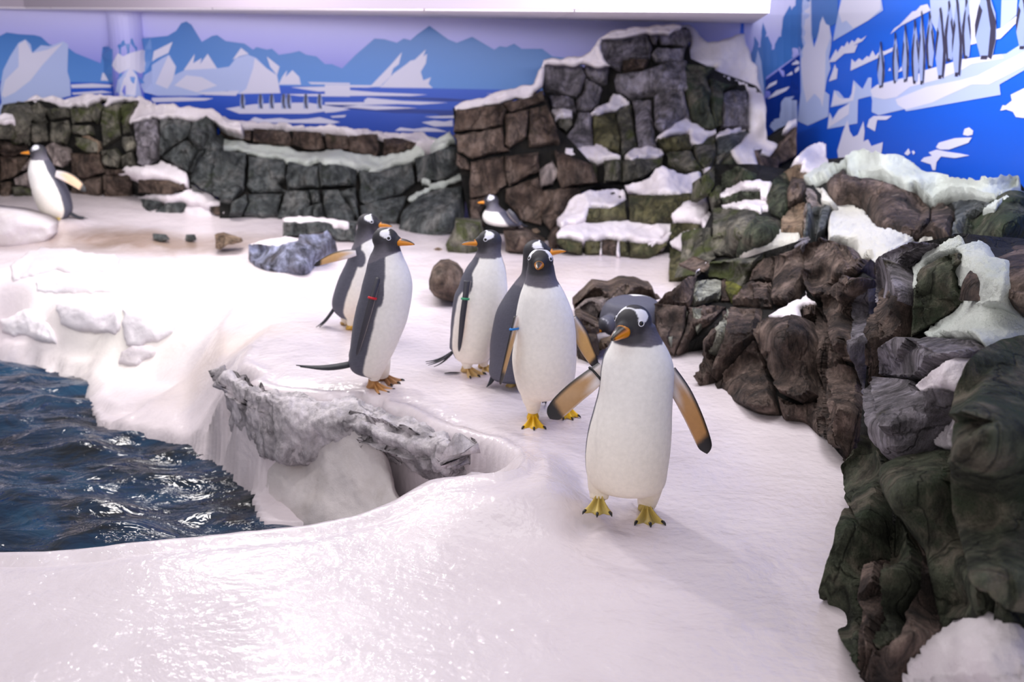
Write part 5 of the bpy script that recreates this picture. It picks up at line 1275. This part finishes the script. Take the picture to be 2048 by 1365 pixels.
penguin('large white-bellied penguin nearest the viewer, mid-step with one foot raised and a black flipper band', 3.03, gz(1270, 1040, 3.03),
 [(648, 1233, 1310, .050, .0), (662, 1229, 1315, .058, 0), (680, 1224, 1325, .068, 0), (697, 1216, 1335, .080, 0), (715, 1207, 1343, .092, 0), (740, 1202, 1348, .102, 0), (780, 1198, 1346, .11, 0), (820, 1188, 1344, .118, 0), (860, 1177, 1343, .127, 0),
  (900, 1171, 1340, .132, 0), (935, 1171, 1335, .128, 0), (960, 1177, 1331, .115, 0), (974, 1190, 1322, .09, 0), (982, 1215, 1300, .05, 0)], 3, [(0, 88), (1, 88)], (1275, 697, -.08),
 (1267, 645, -.005, -36, 6, (.056, .062, .056)),
 [dict(pts=[(1208, 738, .02, 17), (1180, 762, .0, 21), (1150, 786, -.02, 22), (1122, 812, -.03, 21), (1106, 830, -.03, 17), (1100, 838, -.03, 11)], band=('black', .16, .004), label='outstretched flipper with a tan underside and black tip', tan=(176, 136, 92)),
  dict(pts=[(1336, 745, .03, 18), (1362, 785, .02, 20), (1384, 828, .0, 19), (1401, 868, -.01, 17), (1411, 895, -.01, 14), (1414, 908, -.01, 8)], label='outstretched flipper with a tan underside and black tip', tan=(182, 132, 78))],
 [(1292, 1010, .05, 2, 0, .098, YF), (1198, 1003, -.02, -8, 6, .09, YF, 1)], ((1262, 968, .08), [(1246, 986, .1), (1258, 990, .13), (1272, 990, .15)], .012),
 limbs=[[(1203, 930, -.01, .050), (1200, 962, -.01, .042), (1199, 982, -.01, .037), (1198, 999, -.02, .030)], [(1302, 935, .02, .052), (1300, 970, .04, .045), (1296, 995, .06, .038), (1293, 1012, .07, .031)]],
 voxel=.0038, cream=.75, billtip=True, bt=1.45, bill=.07)
penguin('penguin walking straight toward the viewer with bright yellow feet and a blue flipper band', 3.90, gz(1075, 850, 3.9),
 [(530, 1056, 1108, .05, 0), (543, 1053, 1110, .058, 0), (559, 1051, 1114, .07, 0), (574, 1046, 1123, .085, 0), (591, 1040, 1132, .10, 0), (623, 1033, 1145, .112, 0), (656, 1030, 1151, .12, 0), (688, 1027, 1153, .126, 0), (720, 1024, 1153, .13, 0), (752, 1028, 1150, .125, 0),
  (775, 1034, 1142, .105, 0), (790, 1042, 1122, .075, 0), (798, 1050, 1100, .04, 0)], -3, [(0, 90), (1, 90)], (1075, 577, -.08),
 (1081, 522, 0, -6, -4, (.052, .058, .050)),
 [dict(pts=[(1036, 632, -.03, 8), (1027, 665, -.07, 7), (1018, 700, -.08, 6), (1008, 740, -.08, 5), (1001, 770, -.08, 4)], deep=.025, band=('blue', .18, .005), label='flipper seen edge-on', tan=(200, 160, 105)),
  dict(pts=[(1144, 636, .03, 10), (1160, 668, .03, 15), (1172, 695, .02, 14), (1184, 718, .02, 11), (1194, 738, .02, 6)], label='flipper with a tan underside', tan=(214, 168, 104))],
 [(1066, 826, .0, 2, 0, .095, (240, 190, 24)), (1128, 815, .10, 25, 22, .08, (240, 190, 24), 1)], ((1090, 790, .1), [(1084, 806, .22), (1092, 808, .24)], .01),
 limbs=[[(1064, 770, 0, .052), (1064, 795, -.01, .044), (1066, 810, -.005, .033), (1066, 824, 0, .026)], [(1120, 765, 0, .055), (1124, 790, .04, .036), (1127, 810, .08, .021)]], voxel=.0042, cream=.7)
TF = (196, 142, 84)
penguin('penguin in profile facing right with a long dark tail and a red flipper band', 4.27, gz(755, 775, 4.27),
 [(480, 750, 795, .046, 0), (498, 747, 801, .055, 0), (512, 740, 806, .066, 0), (527, 735, 813, .078, 0), (542, 732, 819, .09, 0), (556, 728, 823, .098, 0), (571, 724, 825, .104, 0), (590, 720, 824, .108, 0), (615, 713, 820, .112, 0), (644, 707, 813, .115, 0), (674, 703, 801, .113, 0),
  (703, 700, 788, .105, 0), (726, 698, 776, .09, 0), (742, 706, 768, .07, 0), (752, 730, 762, .035, 0)], 68, [(0, 74), (.5, 76), (.8, 66), (1, 60)], (790, 516, -.02),
 (771, 479, 0, 76, 0, (.050, .060, .052)),
 [dict(pts=[(757, 556, -.085, 5), (746, 592, -.125, 6), (735, 632, -.135, 6), (724, 672, -.13, 5), (713, 712, -.12, 3)], under=False, deep=.004, band=('red', .26, .005), label='dark flipper hanging edge-on')],
 [(746, 760, .01, 52, 0, .10, TF), (766, 756, .10, 60, 0, .09, (150, 104, 62))], ((705, 728, 0), [(592, 731, .02), (600, 734, -.02), (620, 737, .05)], .026),
 limbs=[[(752, 720, -.03, .05), (750, 742, -.01, .038), (748, 758, .0, .027)], [(760, 720, .05, .05), (764, 740, .08, .038), (766, 754, .09, .027)],
        [(722, 700, 0, .05), (712, 722, 0, .04), (700, 731, 0, .018)]], voxel=.0046, ht=.45, cream=.35, bt=1.3, axil=[(758, 580, -.1, .075, .022), (752, 552, -.1, .05, .03)])
penguin('penguin with a green flipper band, belly to the viewer and head turned left', 4.50, gz(950, 748, 4.5),
 [(490, 957, 1003, .044, 0), (505, 953, 1002, .054, 0), (520, 945, 1006, .066, 0), (536, 933, 1011, .08, 0), (559, 922, 1014, .095, 0), (575, 917, 1015, .10, 0), (591, 909, 1014, .105, 0), (623, 904, 1008, .11, 0), (656, 901, 1001, .114, 0), (688, 901, 990, .11, 0), (704, 905, 984, .10, 0), (717, 912, 978, .08, 0), (724, 925, 968, .04, 0)],
 22, [(0, 86), (.55, 82), (.66, 66), (.78, 60), (1, 70)], (978, 519, -.07),
 (979, 482, 0, -74, -1, (.049, .058, .052)),
 [dict(pts=[(935, 562, -.09, 7), (931, 594, -.115, 6), (926, 630, -.125, 6), (922, 668, -.125, 5), (918, 704, -.12, 3)], under=False, deep=.004, band=('green', .24, .005), label='dark flipper hanging edge-on')],
 [(933, 738, .02, 42, 0, .092, (232, 196, 132)), (966, 732, .09, 30, 0, .085, (214, 180, 112))], ((908, 702, 0), [(851, 724, .03), (856, 731, -.01), (868, 734, .04), (852, 728, .07)], .011),
 limbs=[[(932, 700, -.02, .045), (934, 720, -.02, .032), (935, 738, -.03, .019)], [(965, 695, .04, .045), (967, 715, .05, .032), (968, 732, .06, .019)], [(918, 685, 0, .05), (908, 702, 0, .025)]], voxel=.0046, cream=.6, axil=[(932, 566, -.1, .06, .03)])
penguin('grey-backed penguin turned away, half hidden behind the blue-banded one, bill to the right', 4.32, gz(1025, 775, 4.32),
 [(505, 1046, 1094, .046, 0), (527, 1045, 1096, .055, 0), (549, 1042, 1100, .07, 0), (565, 1030, 1108, .085, 0), (591, 1011, 1114, .10, 0), (623, 993, 1112, .11, 0), (656, 985, 1105, .115, 0), (688, 980, 1098, .115, 0), (720, 979, 1090, .11, 0), (748, 978, 1078, .095, 0), (762, 990, 1064, .05, 0)],
 160, [(0, 75), (1, 75)], (1060, 575, -.07),
 (1072, 503, 0, 84, -4, (.050, .058, .052)), [],
 [(1024, 768, .02, 160, 0, .085, (214, 180, 110)), (1062, 768, .02, 150, 0, .085, (214, 180, 110))], ((990, 742, 0), [(973, 775, -.02), (980, 770, .02)], .02),
 limbs=[[(1020, 735, 0, .05), (1024, 765, .01, .02)], [(1058, 735, 0, .05), (1062, 765, .01, .02)]], voxel=.005, bill=.075, pup=8)
penguin('penguin leaning forward with one flipper swept back, behind the red-banded one', 5.2, gz(700, 665, 5.2),
 [(450, 716, 754, .045, 0), (469, 712, 754, .05, 0), (483, 709, 757, .06, 0), (495, 704, 763, .07, 0), (510, 698, 768, .08, 0), (527, 692, 768, .09, 0), (556, 678, 762, .10, 0), (586, 668, 752, .105, 0), (606, 664, 744, .10, 0), (622, 668, 734, .08, 0), (636, 682, 722, .045, 0)],
 62, [(0, 78), (1, 78)], (748, 490, -.02),
 (736, 446, 0, 84, 0, (.047, .058, .050)),
 [dict(pts=[(712, 506, -.08, 6), (692, 509, -.09, 9), (668, 515, -.1, 9), (645, 524, -.1, 6), (628, 532, -.1, 3)], label='flipper swept back with a tan underside', tan=(206, 164, 112))],
 [(702, 655, -.03, 60, 0, .09, (226, 180, 80)), (690, 650, .06, 60, 10, .085, (200, 160, 90))], ((668, 618, 0), [(632, 655, -.03), (637, 656, 0), (640, 650, .04)], .016),
 limbs=[[(712, 615, -.02, .055), (703, 640, -.03, .03), (702, 655, -.03, .018)], [(700, 610, .05, .055), (692, 640, .06, .03), (690, 650, .06, .018)]], voxel=.0052, ht=.7, cream=.8, bill=.07, axil=[(720, 518, -.08, .045, .03)])
penguin('distant penguin standing far left by the mossy wall, flipper held out to the right', 7.85, gz(110, 440, 7.85),
 [(306, 66, 92, .05, 0), (316, 63, 96, .06, 0), (324, 61, 101, .075, 0), (333, 59, 106, .09, 0), (345, 58, 112, .10, 0), (360, 60, 124, .105, 0), (381, 66, 135, .12, 0), (400, 72, 141, .12, 0), (418, 79, 144, .11, 0), (430, 86, 140, .085, 0), (438, 92, 130, .05, 0)],
 -22, [(0, 76), (.6, 74), (.85, 62), (1, 60)], (76, 321, -.05),
 (77, 303, 0, -80, 0, (.052, .062, .056)),
 [dict(pts=[(112, 347, -.05, 7), (128, 352, -.06, 9), (144, 360, -.06, 9), (160, 372, -.06, 7), (171, 384, -.06, 4)], label='flipper with a pale orange underside', tan=(232, 196, 160))],
 [(98, 438, -.03, -30, 0, .09, YF), (122, 438, -.02, -20, 0, .09, YF)], ((140, 426, 0), [(170, 434, .02), (176, 437, 0), (168, 438, -.03)], .022),
 limbs=[[(97, 415, 0, .06), (98, 438, -.02, .025)], [(122, 415, 0, .06), (122, 438, -.02, .025)]], voxel=.009, cream=.5, bill=.07, patchw=1.3)
penguin('small distant penguin resting low on the rocks under the brown outcrop', 7.35, (PY(1000, 452, 7.35)),
 [(400, 974, 994, .04, 0), (410, 973, 997, .05, 0), (418, 972, 1005, .07, 0), (424, 968, 1014, .09, 0), (430, 965, 1024, .10, 0), (437, 965, 1033, .105, 0), (443, 968, 1040, .10, 0), (448, 974, 1045, .08, 0), (452, 988, 1038, .05, 0)],
 -35, [(0, 55), (1, 55)], (990, 423, -.05),
 (983, 402, 0, -80, 0, (.045, .055, .05)), [dict(pts=[(1016, 420, -.09, 4), (1024, 430, -.1, 6), (1031, 439, -.1, 5), (1038, 447, -.09, 3)], under=False, label='dark folded flipper')],
 [], ((1040, 444, 0), [(1056, 452, 0), (1054, 454, .03)], .02), voxel=.008, cream=.1, bill=.05, patchw=1.3)
penguin('dark-backed penguin lying down, mostly hidden behind the front penguin’s head', 5.04, gz(1260, 672, 5.04),
 [(592, 1245, 1290, .03, .03), (597, 1228, 1306, .07, .02), (606, 1213, 1319, .10, 0), (620, 1204, 1326, .12, 0), (638, 1199, 1326, .125, 0), (655, 1202, 1320, .115, 0), (668, 1212, 1308, .08, 0)],
 160, [(0, 60), (1, 60)], (1260, 560, 0),
 (1214, 648, -.10, -60, 25, (.042, .05, .045)), [], [(1240, 668, -.1, -20, 0, .07, (120, 90, 50))], ((1310, 655, .0), [(1345, 662, .05), (1340, 666, .0)], .02), voxel=.006, bill=.035, patchw=0., eyes=())
# dark feather lying on the snow
fe = link('feather', mesh('feather', *tube([PZ(889, 747, .006), PZ(900, 746, .008), PZ(912, 746, .006), PZ(921, 746, .004)], [(.004, .002), (.010, .003), (.009, .003), (.002, .001)], 10, [np.array([0, 1., 0])]*4, [np.array([0, 0, 1.])]*4)), FEATH)
setcol(fe.data, np.tile(np.array(srgb(40, 38, 44)), (len(fe.data.vertices), 1))); fe['label'] = 'small dark feather on the snow left of the green-banded penguin’s feet'; fe['category'] = 'feather'
build_floor(); build_water()
